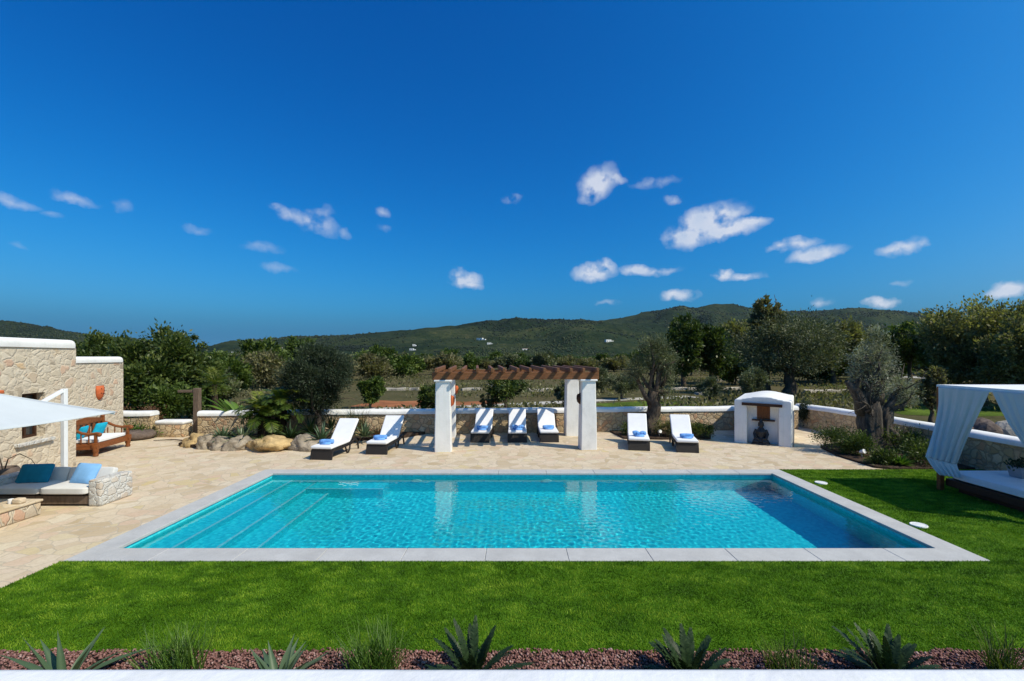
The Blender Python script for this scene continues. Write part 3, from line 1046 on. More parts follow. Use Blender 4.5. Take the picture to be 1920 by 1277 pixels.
# ================================================================ THE HOUSE
D2 = Vector((-.196, .98, 0)).normalized()         # along the wall, away from the camera
N2 = Vector((D2.y, -D2.x, 0))                     # out of the wall, towards the terrace
def along(A, s, o=0.0):
    p = Vector(A) + D2 * s + N2 * o
    return (p.x, p.y)
A = (-12.1, 12.9, 0)
Bc = (-13.9, 16.6, 0)
house = thing('stone_house', 'two stepped stone house with white rounded roof edges beside the terrace', 'house', (A[0], A[1], 0))
# tall front block with a window opening
win_s0, win_s1, win_z0, win_z1 = -1.78, -1.08, 1.0, 2.1
HT = 3.22
m = MB()
def P3(s, o, z, base=A):
    q = along(base, s, o)
    return (q[0], q[1], z)
ss = [-7.5, win_s0, win_s1, 0.0]
zs = [-.05, win_z0, win_z1, HT]
for i in range(3):
    for j in range(3):
        if i == 1 and j == 1:
            continue
        m.add([P3(ss[i], 0, zs[j]), P3(ss[i + 1], 0, zs[j]), P3(ss[i + 1], 0, zs[j + 1]), P3(ss[i], 0, zs[j + 1])], [(0, 1, 2, 3)])
d_ = -.28
for (a, b) in (((win_s0, win_z0), (win_s1, win_z0)), ((win_s1, win_z0), (win_s1, win_z1)), ((win_s1, win_z1), (win_s0, win_z1)), ((win_s0, win_z1), (win_s0, win_z0))):
    m.add([P3(a[0], 0, a[1]), P3(b[0], 0, b[1]), P3(b[0], d_, b[1]), P3(a[0], d_, a[1])], [(0, 1, 2, 3)])
m.add([P3(0, 0, -.05), P3(0, -6, -.05), P3(0, -6, HT), P3(0, 0, HT)], [(0, 1, 2, 3)])
m.add([P3(-7.5, 0, -.05), P3(-7.5, 0, HT), P3(-7.5, -6, HT), P3(-7.5, -6, -.05)], [(0, 1, 2, 3)])
m.add([P3(0, -6, -.05), P3(-7.5, -6, -.05), P3(-7.5, -6, HT), P3(0, -6, HT)], [(0, 1, 2, 3)])
obj('wall', m, M['house_stone'], house, world=True)
m = MB()
def cap(base, s0, s1, z0, z1, depth):
    """rounded white parapet running along the wall and round its far corner"""
    h = z1 - z0
    pts = [along(base, s0), along(base, s1 - .12)]
    for k in range(1, 9):
        a = math.pi / 2 * k / 8
        pts.append(along(base, s1 - .12 + .12 * math.sin(a), -.12 + .12 * math.cos(a)))
    pts.append(along(base, s1, -depth))
    pr = [(-.1, z0), (.035, z0), (.04, z0 + h * .35), (.03, z0 + h * .6), (.01, z0 + h * .8), (-.03, z0 + h * .94), (-.08, z1), (-.1, z1)]
    m_ = MB(); m_.sweep(pr, pts, .008, 2)
    q = [along(base, s0, -.09), along(base, s1 - .09, -.09), along(base, s1 - .09, -depth), along(base, s0, -depth)]
    m_.prism(q, z0 + .002, z1 - .003)
    return m_
obj('roof_edge', cap(A, -7.55, 0.0, HT, 3.44, 6), M['plaster'], house, smooth=60, world=True)
# lower set-back block
m = MB()
LT = 2.79
s0, s1 = -4.6, 0.0
quad = [along(Bc, s0), along(Bc, s1), along(Bc, s1, -5), along(Bc, s0, -5)]
m.prism(quad, -.05, LT)
obj('rear_wall', m, M['house_stone'], house, world=True)
obj('rear_roof_edge', cap(Bc, s0, s1, LT, 2.985, 5), M['plaster'], house, smooth=60, world=True)
wn = MB()
def hbar(s0_, s1_, z0_, z1_, o0_, o1_, mb, base=A):
    q = [along(base, s0_, o0_), along(base, s1_, o0_), along(base, s1_, o1_), along(base, s0_, o1_)]
    mb.prism(q, z0_, z1_)
for (a, b, c, d) in ((win_s0, win_s0 + .06, win_z0, win_z1), (win_s1 - .06, win_s1, win_z0, win_z1), (win_s0 + .06, win_s1 - .06, win_z0, win_z0 + .06), (win_s0 + .06, win_s1 - .06, win_z1 - .06, win_z1),
                     ((win_s0 + win_s1) / 2 - .025, (win_s0 + win_s1) / 2 + .025, win_z0 + .06, win_z1 - .06)):
    hbar(a, b, c, d, -.18, -.23, wn)
w_ = obj('window', wn, M['wood_dark'], house, world=True)
pn = MB(); hbar(win_s0 + .05, win_s1 - .05, win_z0 + .05, win_z1 - .05, -.235, -.25, pn)
obj('pane', pn, M['glass_dark'], w_)
sl_ = MB(); hbar(win_s0 - .22, win_s1 + .22, win_z0 - .14, win_z0 - .06, .09, -.02, sl_)
bevel_mod(obj('window_sill', sl_, M['block_stone'], house, world=True), .015)
lm = MB(); hbar(-3.4, -2.42, 2.16, 2.24, .13, -.02, lm)
bevel_mod(obj('tile_ledge', lm, M['terracotta'], house, world=True), .02)
# pierced terracotta wall lamp on the set-back wall
q = along(Bc, -1.28, 0.0)
lamp = thing('wall_lamp', 'orange pierced terracotta wall lamp on the set back house wall', 'lamp', (q[0], q[1], 1.58), math.atan2(N2.y, N2.x))
m = MB()
prof = [(0.03, 0), (.10, .08), (.135, .2), (.14, .34), (.12, .46)]
n = 14
vs, fs = [], []
for (r, z) in prof:
    for k in range(n + 1):
        th = -math.pi / 2 + math.pi * k / n
        vs.append((r * math.cos(th) * 1.0 + .002, r * math.sin(th) * 1.15, z))
for i in range(len(prof) - 1):
    for k in range(n):
        fs.append((i * (n + 1) + k, i * (n + 1) + k + 1, (i + 1) * (n + 1) + k + 1, (i + 1) * (n + 1) + k))
m.add(vs, fs)
shd = obj('lamp_shade', m, M['terracotta'], lamp, smooth=True)
sm = shd.modifiers.new('s', 'SOLIDIFY'); sm.thickness = .012
m = MB()
for (a, z) in ((-.5, .36), (.15, .30), (.6, .38), (-.1, .2), (.45, .2), (-.5, .22)):
    m = MB(); m.sphere((.14 * math.cos(a), .16 * math.sin(a), z), .017, 1)
    obj('pierced_hole', m, M['dark_hole'], lamp)
pass

# ================================================================ LEFT SEATING CORNER
# built-in sofa
sofa = thing('outdoor_sofa', 'white cushioned outdoor sofa between whitewashed stone arms', 'sofa', (-9.5, 9.8, 0))
m = MB()
m.box((1.98, .10, .16), (-9.5, 9.44, .12)); m.box((1.98, .10, .16), (-9.5, 10.1, .12))
for x in (-10.44, -9.5, -8.57):
    m.box((.09, .56, .198), (x, 9.77, .10))
m.box((1.98, .56, .03), (-9.5, 9.77, .215))
obj('base_frame', m, M['wood_grey'], sofa, world=True)
def cushion(size, loc, mat_, name, parent, rot=None, puff=.5, world=True):
    b = bmesh.new()
    bmesh.ops.create_cube(b, size=1.0)
    bmesh.ops.subdivide_edges(b, edges=b.edges[:], cuts=5, use_grid_fill=True)
    mb = MB()
    sx, sy, sz = size
    for v in b.verts:
        x, y, z = v.co * 2
        ex, ey = 1 - abs(x) ** 3.0, 1 - abs(y) ** 3.0
        k = (1 - puff) + puff * max(0.0, ex * ey) ** .5
        v.co = Vector((x * sx / 2 * (1 - .04 * (1 - abs(y)) * puff), y * sy / 2 * (1 - .04 * (1 - abs(x)) * puff), z * sz / 2 * k))
        v.co.z += .006 * mnoise.noise(Vector((v.co.x * 6 + loc[0], v.co.y * 6, loc[1])))
    if rot is not None:
        b.transform(rot.to_4x4())
    b.transform(Matrix.Translation(loc))
    mb.bm(b)
    o = obj(name, mb, mat_, parent, smooth=True, world=world and parent is not None)
    s = o.modifiers.new('sub', 'SUBSURF'); s.levels = 1; s.render_levels = 1
    return o
cushion((.95, .70, .17), (-9.02, 9.66, .315), M['sofa_fab'], 'seat_cushion', sofa, None, .25)
cushion((.95, .70, .17), (-9.98, 9.66, .315), M['sofa_fab'], 'seat_cushion', sofa, None, .25)
for x in (-9.02, -9.98):
    cushion((.95, .36, .16), (x, 9.99, .46), M['sofa_fab'], 'back_cushion', sofa, Matrix.Rotation(R(72), 3, 'X'), .25)
for i, x in enumerate((-8.46, -10.55)):
    m = MB(); m.box((.26, .80, .53), (x + (.04 if i == 0 else -.04), 9.76, .265), .04, 3)
    o = obj('stone_arm', m, M['block_stone'], sofa, smooth=50, world=True)
m = MB(); m.box((2.2, .10, .50), (-9.5, 10.12, .25), .03, 2)
obj('backrest', m, M['block_stone'], sofa, smooth=50, world=True)
t = thing('throw_pillow', 'dark teal throw pillow leaning on the left of the white sofa', 'pillow', (-9.98, 9.74, .4), R(6))
cushion((.62, .40, .17), (0, 0, .17), M['teal'], 'pillow_body', t, Matrix.Rotation(R(62), 3, 'X'), .75, False)
t = thing('throw_pillow', 'light blue throw pillow beside the stone arm of the sofa', 'pillow', (-8.90, 9.70, .4), R(-10))
cushion((.56, .42, .17), (0, 0, .18), M['skyblue'], 'pillow_body', t, Matrix.Rotation(R(62), 3, 'X'), .75, False)
# low stone table and what lies on it
t = thing('stone_table', 'low masonry table of brown stones with pale top in front of the sofa', 'table', (-9.45, 8.0, 0))
m = MB(); m.box((.9, 1.8, .25), (0, 0, .125), .03, 2)
obj('table_base', m, M['table_stone'], t, smooth=50)
m = MB(); m.box((.94, 1.84, .045), (0, 0, .2735), .015, 2)
obj('table_top', m, M['flag'], t, smooth=50)
t = thing('candle_holder', 'small cream stone candle holder on the low masonry table', 'candle holder', (-9.18, 8.62, .296))
m = MB(); m.box((.17, .13, .10), (0.05, 0, .05), .03, 3)
obj('holder_body', m, M['rock_tan'] if False else M['flag'], t, smooth=True)
m = MB(); m.lathe([(.038, 0), (.045, .02), (.042, .085), (.02, .09)], (-.09, -.01, 0), 14)
obj('candle', m, M['white_fab'], t, smooth=50)
# dark pot with a drooping stem at the picture's left edge
t = thing('plant_pot', 'round dark pot with a thin arching stem against the stone house', 'pot', (-11.25, 10.3, 0))
m = MB(); m.lathe([(.16, 0), (.27, .12), (.32, .32), (.26, .5), (.22, .56), (.2, .54), (.18, .45)], (0, 0, 0), 20)
obj('pot_body', m, M['rock_dark'], t, smooth=50)
m = MB(); m.tube([(0, 0, .45), (.1, 0, .75), (.3, .05, .85), (.5, .1, .72), (.62, .14, .5)], [.014, .012, .01, .008, .006], 6)
m.tube([(0, 0, .45), (-.1, 0, .8), (-.3, .05, 1.0)], [.014, .012, .006], 6)
obj('stem', m, M['bark2'], t, smooth=True)

# cantilever parasol
par = thing('parasol', 'large white square cantilever parasol shading the sofa corner', 'parasol', (-9.88, 10.26, 0))
cx, cy, hw_ = -9.8, 8.04, 1.6
ze, za = 1.85, 2.52
def canopy_grid():
    V, F = [], []
    N = 16
    for s in range(4):
        a0 = [(-1, -1), (1, -1), (1, 1), (-1, 1)][s]
        a1 = [(1, -1), (1, 1), (-1, 1), (-1, -1)][s]
        b = len(V)
        for i in range(N + 1):
            r = i / N
            for j in range(N + 1):
                f = j / N
                x = (a0[0] * (1 - f) + a1[0] * f) * r
                y = (a0[1] * (1 - f) + a1[1] * f) * r
                zc = za + (ze - za) * r
                sag = -.045 * math.sin(math.pi * f) * r * (0.4 + .6 * r) - .05 * math.sin(math.pi * r) * (0.5 + .5 * math.sin(math.pi * f))
                edge = .07 * math.sin(math.pi * f) * r          # edges pulled in between the corners
                V.append((cx + x * hw_ * (1 - (edge if abs(a0[0] + a1[0]) > 0 else 0)), cy + y * hw_ * (1 - (edge if abs(a0[1] + a1[1]) > 0 else 0)), zc + sag))
        for i in range(N):
            for j in range(N):
                q0 = b + i * (N + 1) + j
                F.append((q0, q0 + 1, q0 + N + 2, q0 + N + 1))
    return V, F
m = MB(); m.add(*canopy_grid())
bm_ = bmesh.new()
o = obj('canopy', m, M['canopy'], par, smooth=35, world=True)
sm = o.modifiers.new('s', 'SOLIDIFY'); sm.thickness = .006; sm.offset = -1
for (sx, sy) in ((-1, -1), (1, -1), (1, 1), (-1, 1)):
    m = MB(); m.tube([(cx, cy, za - .06), (cx + sx * hw_ * .5, cy + sy * hw_ * .5, (za + ze) / 2 - .07), (cx + sx * hw_ * .985, cy + sy * hw_ * .985, ze - .03)], .016, 6)
    obj('rib', m, M['metal_white'], par, smooth=True, world=True)
for (sx, sy) in ((-1, -1), (1, -1), (1, 1), (-1, 1)):
    m = MB(); m.tube([(cx + sx * hw_ * q, cy + sy * hw_ * q, za + (ze - za) * q - .05 * math.sin(math.pi * q) * .5 + .004) for q in (.02, .2, .4, .6, .8, .99)], .009, 6)
    obj('seam', m, M['canopy'], par, smooth=True, world=True)
m = MB(); m.box((.09, .09, 2.28), (-9.88, 10.26, 1.15), .012, 2)
obj('mast', m, M['metal_white'], par, world=True)
m = MB(); m.bar((-9.88, 10.22, 2.25), (-10.0, 9.45, 1.82), .07, .07, .01); m.bar((-10.0, 9.45, 1.82), (cx, cy, 1.98), .06, .06, .01); m.bar((cx, cy, 1.92), (cx, cy, za - .02), .05, .05)
obj('arm', m, M['metal_white'], par, world=True)
m = MB(); m.box((.8, .5, .06), (-9.88, 10.46, .03), .01, 2)
obj('base_plate', m, M['concrete_pot'], par, world=True)

# carved bench
bench = thing('carved_bench', 'carved reddish wooden daybed bench with white mattress along the house wall', 'bench', (-13.09, 14.74, 0), math.atan2(D2.y, D2.x) - math.pi / 2)
# local: x depth (front = +x), y along the wall
L_, Dp = 1.66, .80
m = MB(); m.box((Dp - .04, L_ - .1, .09), (0, 0, .335), .01, 2); m.box((.045, L_ - .12, .15), (Dp / 2 - .03, 0, .28), .01, 2)
m.box((.045, L_ - .12, .15), (-Dp / 2 + .03, 0, .28), .01, 2)
m.box((Dp - .12, .045, .15), (0, L_ / 2 - .05, .28), .01, 2); m.box((Dp - .12, .045, .15), (0, -L_ / 2 + .05, .28), .01, 2)
obj('bench_frame', m, M['wood_bench'], bench)
for sx in (-1, 1):
    for sy in (-1, 1):
        m = MB(); m.lathe([(.055, 0), (.075, .04), (.055, .09), (.075, .15), (.08, .30), (.07, .40)], (sx * (Dp / 2 - .04), sy * (L_ / 2 - .05), 0), 10)
        m.box((.145, .145, .16), (sx * (Dp / 2 - .04), sy * (L_ / 2 - .05), .33), .01, 2)
        obj('leg', m, M['wood_bench'], bench, smooth=40)
bk = MB()
for sy in (-1, 1):
    bk.box((.08, .09, .60), (-Dp / 2 + .04, sy * (L_ / 2 - .05), .70), .01, 2)
    bk.sphere((-Dp / 2 + .04, sy * (L_ / 2 - .05), 1.04), (.055, .055, .07), 2)
bk.box((.05, L_ - .19, .11), (-Dp / 2 + .04, 0, .93), .012, 2); bk.box((.04, L_ - .19, .07), (-Dp / 2 + .04, 0, .52), .01, 2)
for k in range(6):
    y = -L_ / 2 + .24 + k * (L_ - .48) / 5
    bk.box((.03, .11, .335), (-Dp / 2 + .04, y, .7125), .012, 2)
# crest board
bk.extrude_x([(-L_ / 2 + .1, .985), (L_ / 2 - .1, .985), (L_ / 2 - .1, 1.0), (L_ / 4, 1.04), (0, 1.09), (-L_ / 4, 1.04), (-L_ / 2 + .1, 1.0)], -Dp / 2 + .02, -Dp / 2 + .06)
obj('backrest', bk, M['wood_bench'], bench, smooth=40)
for sy in (-1, 1):
    m = MB()
    y = sy * (L_ / 2 - .05)
    pts = [(-Dp / 2 + .09, y, .84), (-.2, y, .80), (0.0, y, .70), (.2, y, .66), (Dp / 2 - .02, y, .68), (Dp / 2 + .06, y, .66)]
    m.tube(pts, [.045, .045, .042, .042, .05, .055], 8)
    m.sphere((Dp / 2 + .05, y, .65), (.07, .06, .07), 2)
    m.box((.07, .07, .26), (Dp / 2 - .04, y, .535), .01, 2)
    for k in range(3):
        m.box((.03, .03, .29), (-.22 + k * .2, y, .52), .004, 1)
    obj('armrest', m, M['wood_bench'], bench, smooth=40)
cushion((Dp - .1, L_ - .2, .12), (.01, 0, .44), M['white_fab'], 'mattress', bench, None, .2, False)
for i, (dy, lab) in enumerate(((.38, 'turquoise cushion near the far armrest of the carved bench'), (-.42, 'turquoise cushion half hidden behind the near armrest of the carved bench'))):
    p = Matrix.Translation(bench.location) @ Matrix.Rotation(bench.rotation_euler.z, 4, 'Z') @ Vector((-.22, dy, .5))
    t = thing('cushion', lab, 'cushion', p, bench.rotation_euler.z + R((-6, 10)[i]), 'turquoise cushions on the carved bench')
    cushion((.42, .46, .16), (0, 0, .17), M['turq'], 'cushion_body', t, Matrix.Rotation(R(-66), 3, 'Y'), .75, False)

# ================================================================ GARDEN WALLS
def garden_wall(name, label, pts, h=.78, cap_h=.17, th=.42, seed=0, group='stone garden walls with white coping'):
    root = thing(name, label, 'wall', (pts[0][0], pts[0][1], 0), 0, group)
    P = []
    for i in range(len(pts) - 1):
        a, b = Vector(pts[i]), Vector(pts[i + 1])
        k = max(2, int((b - a).length / .35))
        for j in range(k):
            P.append(tuple(a.lerp(b, j / k)))
    P.append(tuple(pts[-1]))
    m = MB()
    m.sweep([(-th / 2, -.12), (th / 2, -.12), (th / 2, h * .5), (th / 2, h), (-th / 2, h), (-th / 2, h * .5)], P, .03, seed)
    obj('stonework', m, M['wall_stone'], root, world=True)
    e = th / 2 + .035
    pr = [(-e, h + .001), (e, h + .001), (e, h + cap_h * .45), (e * .86, h + cap_h * .8), (e * .5, h + cap_h), (-e * .5, h + cap_h), (-e * .86, h + cap_h * .8), (-e, h + cap_h * .45)]
    m = MB(); m.sweep(pr, P, .025, seed + 5)
    obj('coping', m, M['plaster'], root, smooth=60, world=True)
    return root
garden_wall('garden_wall', 'long low stone wall with white coping behind the pergola and loungers', [(-11.85, wall_y(-11.85)), (-6, wall_y(-6)), (0, wall_y(0)), (6, wall_y(6)), (9.0, wall_y(9.0) + .05), (11.6, wall_y(11.6) + .1)], seed=1)
garden_wall('garden_wall', 'short low stone wall end with white coping next to the house corner', [(-16.5, 17.45), (-13.55, 17.6)], seed=2)
garden_wall('garden_wall', 'low stone side wall with white coping running behind the canopy bed', [(12.2, 20.2), (12.55, 18.2), (12.60, 16.5), (12.55, 14), (12.45, 10), (12.4, 4.5)], .80, .17, seed=3)
blk = thing('gate_pillar', 'squat stone block with white rounded top at the gap in the wall', 'pillar', (-12.85, 17.62, 0))
m = MB(); m.box((1.05, .5, .47), (0, 0, .225), .03, 2)
obj('stonework', m, M['wall_stone'], blk, smooth=50)
m = MB(); m.box((1.10, .55, .15), (0, 0, .537), .07, 4)
obj('coping', m, M['plaster'], blk, smooth=True)
t = thing('stone_stub', 'small white capped stone stub between the squat block and the post', 'stone stub', (-12.35, 18.05, 0))
m = MB(); m.box((.34, .36, .36), (0, 0, .18), .04, 2); obj('stonework', m, M['wall_stone'], t, smooth=50)
m = MB(); m.sphere((0, 0, .43), (.2, .2, .12), 2); obj('coping', m, M['plaster'], t, smooth=True)
t = thing('wooden_post', 'weathered wooden post with a short side arm at the gap in the wall', 'post', (-12.2, 17.95, 0))
m = MB(); m.box((.22, .18, 1.80), (0, 0, .88), .02, 2); obj('upright', m, M['wood_grey'], t)
m = MB(); m.box((.62, .10, .10), (-.42, 0, 1.66), .015, 2); obj('side_arm', m, M['wood_grey'], t)
t = thing('garden_stick', 'thin dark stick lying on the paving by the boulders', 'stick', (-12.0, 16.5, 0.02))
m = MB(); m.tube([(-.75, 0, .02), (-.1, .1, .035), (.3, -.05, .03), (.85, -.25, .03)], [.012, .022, .026, .02], 6); obj('stick_body', m, M['bark'], t, smooth=True)

def boulder(label, loc, r, mat, seed, group='boulders edging the planting bed'):
    b = bmesh.new()
    bmesh.ops.create_icosphere(b, subdivisions=4, radius=1.0)
    for v in b.verts:
        p = v.co.copy()
        k = 1 + .42 * mnoise.noise(p * 1.1 + Vector((seed * 3.3, 0, 0))) + .24 * mnoise.noise(p * 2.3 + Vector((0, seed, 0))) + .10 * mnoise.noise(p * 5 + Vector((0, 0, seed)))
        k -= .16 * max(0, mnoise.noise(p * 3.1 + Vector((seed, 4, 0))) - .1)
        q = p * k
        q.z = max(q.z, -.55)
        v.co = Vector((q.x * r[0], q.y * r[1], q.z * r[2]))
    m = MB(); m.bm(b)
    o = obj('boulder', m, mat, None, smooth=True)
    o.location = loc
    tag(o, label, 'boulder', group)
for i, (px, py, hw, hh, mt, lab) in enumerate((
        (363, 838, 24, 20, 'rock_tan', 'tan boulder at the left end of the planting bed edge'),
        (381, 842, 17, 22, 'rock_grey', 'small grey brown boulder next to the leftmost tan boulder'),
        (408, 843, 20, 19, 'rock_grey', 'grey boulder in front of the leafy agave clump'),
        (440, 844, 24, 19, 'rock_grey', 'rounded pale grey boulder right of the agave clump'),
        (470, 843, 14, 13, 'rock_grey', 'smallest boulder wedged left of the yellow one'),
        (503, 846, 38, 21, 'rock_tan', 'broad yellowish boulder, widest on the bed edge'),
        (567, 845, 27, 23, 'rock_grey', 'rough grey boulder beside the leftmost sun lounger'),
        (672, 820, 15, 11, 'rock_tan', 'low tan boulder between the two left loungers'))):
    x, y, _ = G(px, py)
    w_ = hw / FOC * y
    boulder(lab, (x, y + w_ * .5, hh / FOC * y * .22), (w_ * 1.12, w_ * .85, hh / FOC * y * .95), M[mt], i * 1.7 + .4)
t = thing('wicker_pouf', 'flat round dark brown pouf between the bench and the stone block', 'pouf', (-14.0, 17.05, 0))
m = MB(); m.lathe([(.40, 0), (.56, .05), (.60, .14), (.58, .24), (.48, .30), (.2, .315), (0.01, .318)], (0.2, 0, 0), 24)
obj('pouf_body', m, M['rock_dark'], t, smooth=50)

# ================================================================ SUN LOUNGERS
def mattress_profile(pts, th):
    P = [Vector(p) for p in pts]
    top, bot = [], []
    for i, p in enumerate(P):
        a = P[max(0, i - 1)]; b = P[min(len(P) - 1, i + 1)]
        t = (b - a).normalized()
        n_ = Vector((-t.y, t.x))
        top.append(tuple(p + n_ * th / 2)); bot.append(tuple(p - n_ * th / 2))
    return top, bot
def make_lounger():
    r = thing('sun_lounger', 'x', 'sun lounger', (0, 0, 0), 0, 'white cushioned rattan sun loungers')
    fr = MB()
    for sx in (-.31, .31):
        pts = [(sx, .03, .27), (sx, .5, .25), (sx, 1.1, .27), (sx, 1.35, .30)]
        for a, b in zip(pts[:-1], pts[1:]):
            fr.bar(a, b, .06, .075, .012)
    for y in (.35, .7, 1.05, 1.32):
        fr.box((.60, .05, .04), (0, y, .262), .008, 1)
    fr.box((.58, 1.2, .018), (0, .66, .294))
    obj('frame', fr, M['wicker'], r)
    fp = MB()
    fp.extrude_x([(-.06, .0), (-.03, .0), (.05, .27), (.05, .315), (.0, .315), (-.01, .27)], -.315, .315)
    bevel_mod(obj('front_panel', fp, M['wicker'], r), .01)
    for sx in (-.31, .31):
        m = MB(); m.bar((sx, .03, .27), (sx, -.045, 0.0), .055, .055, .01)
        obj('leg', m, M['wicker'], r)
        m = MB(); m.tube([(sx, .80, .26), (sx, .86, .12), (sx, .92, .03), (sx, 1.0, .02), (sx, 1.08, .10), (sx, 1.12, .25)], .026, 8)
        obj('leg', m, M['wicker'], r, smooth=True)
        m = MB(); m.tube([(sx, 1.22, .30), (sx, 1.42, .36), (sx, 1.58, .28), (sx, 1.66, .12), (sx, 1.68, .0)], [.03, .032, .03, .028, .026], 8)
        obj('leg', m, M['wicker'], r, smooth=True)
    bf = MB()
    for sx in (-.30, .30):
        bf.bar((sx, 1.13, .32), (sx, 1.70, .90), .05, .05, .01)
    for f in (.1, .4, .7, 1.0):
        bf.box((.56, .04, .03), (0, 1.14 + .55 * f, .325 + .57 * f), .006, 1)
    bf.add([(-.28, 1.15, .33), (.28, 1.15, .33), (.28, 1.69, .885), (-.28, 1.69, .885)], [(0, 1, 2, 3)])
    obj('backrest_frame', bf, M['wicker'], r)
    top, bot = mattress_profile([(-.05, .352), (.4, .357), (.85, .357), (1.06, .36), (1.15, .42), (1.4, .68), (1.69, .965)], .085)
    m = MB(); m.extrude_x(top + bot[::-1], -.325, .325)
    o = obj('mattress', m, M['white_fab'], r, smooth=35)
    b_ = bevel_mod(o, .03, 3)
    return r
LOUNGE = [(602, 862.5, -4, 'sun lounger at the far left, in full sun beside the boulders'),
          (706, 852.5, -2, 'second sun lounger from the left, with shadow corner from the pergola'),
          (900, 830, 0, 'sun lounger under the pergola nearest the left columns'),
          (970, 830, 0, 'middle sun lounger under the pergola with striped shadows'),
          (1030, 829.5, -2, 'sun lounger under the pergola nearest the right columns'),
          (1199, 845, 7, 'sun lounger in front of the gnarled olive trunk'),
          (1290, 849, 6, 'sun lounger nearest the little white shrine')]
TOW = ['rolled light blue towel on the far left lounger', 'rolled light blue towel on the second lounger from the left', 'blue towel on the lounger by the left pergola columns',
       'crumpled deep blue towel on the middle lounger under the pergola', 'flat rolled blue towel on the lounger by the right pergola columns',
       'bow shaped blue towel on the lounger before the olive trunk', 'rolled blue towel on the lounger nearest the shrine']
proto = make_lounger()
def make_towel(loc, rz, shape, label):
    t = thing('rolled_towel', label, 'towel', loc, rz, 'blue towels on the loungers')
    m = MB()
    def roll(x0, x1, y, z, r, seed, sag=0.0):
        pts = [(x0 + (x1 - x0) * k / 6, y + .008 * math.sin(k * 2 + seed), z + sag * math.sin(math.pi * k / 6)) for k in range(7)]
        m.tube(pts, [r * (.86, 1, 1.04, 1.0, 1.03, .98, .85)[k] for k in range(7)], 14, wob=.10, seed=seed)
    if shape == 0:
        roll(-.19, .19, 0, .075, .072, 1.2); roll(-.17, .18, .135, .06, .06, 3.1)
    elif shape == 1:
        roll(-.20, .20, 0, .065, .066, 2.2)
    else:
        roll(-.20, -.03, 0, .085, .07, 1.0, .02); roll(.03, .20, .01, .075, .065, 2.0, .02)
        m.sphere((0, 0, .075), (.05, .06, .06), 2); roll(-.13, .14, .11, .05, .05, 4.0)
    obj('roll', m, M['blue_towel'], t, smooth=True)
    # loose wrap end
    m = MB()
    n_ = 10
    vs = []
    for k in range(n_ + 1):
        f = k / n_
        for x in (-.15, .15):
            vs.append((x, -.06 - .10 * f, .05 * (1 - f) ** 2 + .006 + .004 * math.sin(f * 7 + x * 9)))
    m.add(vs, [(2 * k, 2 * k + 1, 2 * k + 3, 2 * k + 2) for k in range(n_)])
    o = obj('loose_end', m, M['blue_towel'], t, smooth=True)
    s = o.modifiers.new('s', 'SOLIDIFY'); s.thickness = .006
for i, (px, py, rot, lab) in enumerate(LOUNGE):
    o = proto if i == 0 else copy_tree(proto)
    x, y, _ = G(px, py)
    o.location = (x, y + .05, 0)
    o.rotation_euler = (0, 0, -R(rot) if rot >= 0 else R(-rot) * -1 * -1)
    if i in (0, 1, 4):
        o.rotation_euler = (0, 0, {0: -R(7), 1: -R(4), 4: R(1)}[i])
    else:
        o.rotation_euler = (0, 0, -R({2: 2, 3: 0, 5: 12, 6: 11}[i]))
    o['label'] = lab
    a = o.rotation_euler.z
    off = Matrix.Rotation(a, 3, 'Z') @ Vector(((-.03, -.02, .05, .02, .0, .02, .03)[i], (.34, .36, .30, .34, .42, .36, .36)[i], 0))
    make_towel((x + off.x, y + .05 + off.y, .402), a + R((6, 10, -4, 8, 3, 5, -3)[i]), (1, 1, 0, 2, 1, 2, 1)[i], TOW[i])

# ================================================================ PERGOLA
pg = thing('pergola', 'pergola of four white tapering columns carrying brown timber rafters', 'pergola', (0, 15.08, 0), R(4.45))
PW, PD = 2.32, 2.62
CH = 2.20
for (sx, y) in ((-1, 0), (1, 0), (-1, PD), (1, PD)):
    b = bmesh.new(); bmesh.ops.create_cube(b, size=1.0)
    bmesh.ops.subdivide_edges(b, edges=[e for e in b.edges if abs(e.verts[0].co.z - e.verts[1].co.z) > .5], cuts=7)
    for v in b.verts:
        k = 1.03 - .15 * (v.co.z + .5)
        v.co = Vector((v.co.x * .52 * k, v.co.y * .46 * k, v.co.z * CH))
    bmesh.ops.bevel(b, geom=[e for e in b.edges if abs(e.verts[0].co.x) > .1 and abs(e.verts[1].co.x) > .1 and abs(e.verts[0].co.z - e.verts[1].co.z) > .05], offset=.025, segments=3, affect='EDGES')
    for v in b.verts:
        v.co.x += .008 * mnoise.noise(v.co * 2.5 + Vector((sx * 3, y, 0))); v.co.y += .008 * mnoise.noise(v.co * 2.5 + Vector((9, sx, y)))
        v.co += Vector((sx * PW, y, CH / 2))
    m = MB(); m.bm(b)
    c_ = obj('column', m, M['plaster'], pg, smooth=50)
    m = MB(); m.box((.555, .50, .055), (sx * PW, y, CH + .0285), .015, 2)
    obj('capital', m, M['plaster2'], c_, smooth=50)
ZB = CH + .058
for y in (0.0, PD):
    for k, dy in enumerate((-.12, .12)):
        m = MB()
        m.box((5.32, .11, .24), (0, y + dy, ZB + .12), .012, 2)
        obj('beam', m, M['wood_beam'], pg)
NR = 13
for k in range(NR):
    x = -2.50 + 5.0 * k / (NR - 1) + random.uniform(-.03, .03)
    m = MB()
    jz = random.uniform(-.006, .006)
    m.bar((x + random.uniform(-.03, .03), -.52 + random.uniform(-.05, .05), ZB + .31 + jz), (x, PD + .48 + random.uniform(-.05, .05), ZB + .31 + jz + .02), .085, .135, .012)
    obj('rafter', m, M['wood_beam'], pg)
for k in range(0):
    y = .2 + k * .75
    m = MB(); m.box((5.0, .035, .025), (0, y, ZB + .405), .004, 1)
    obj('batten', m, M['wood_beam'], pg)
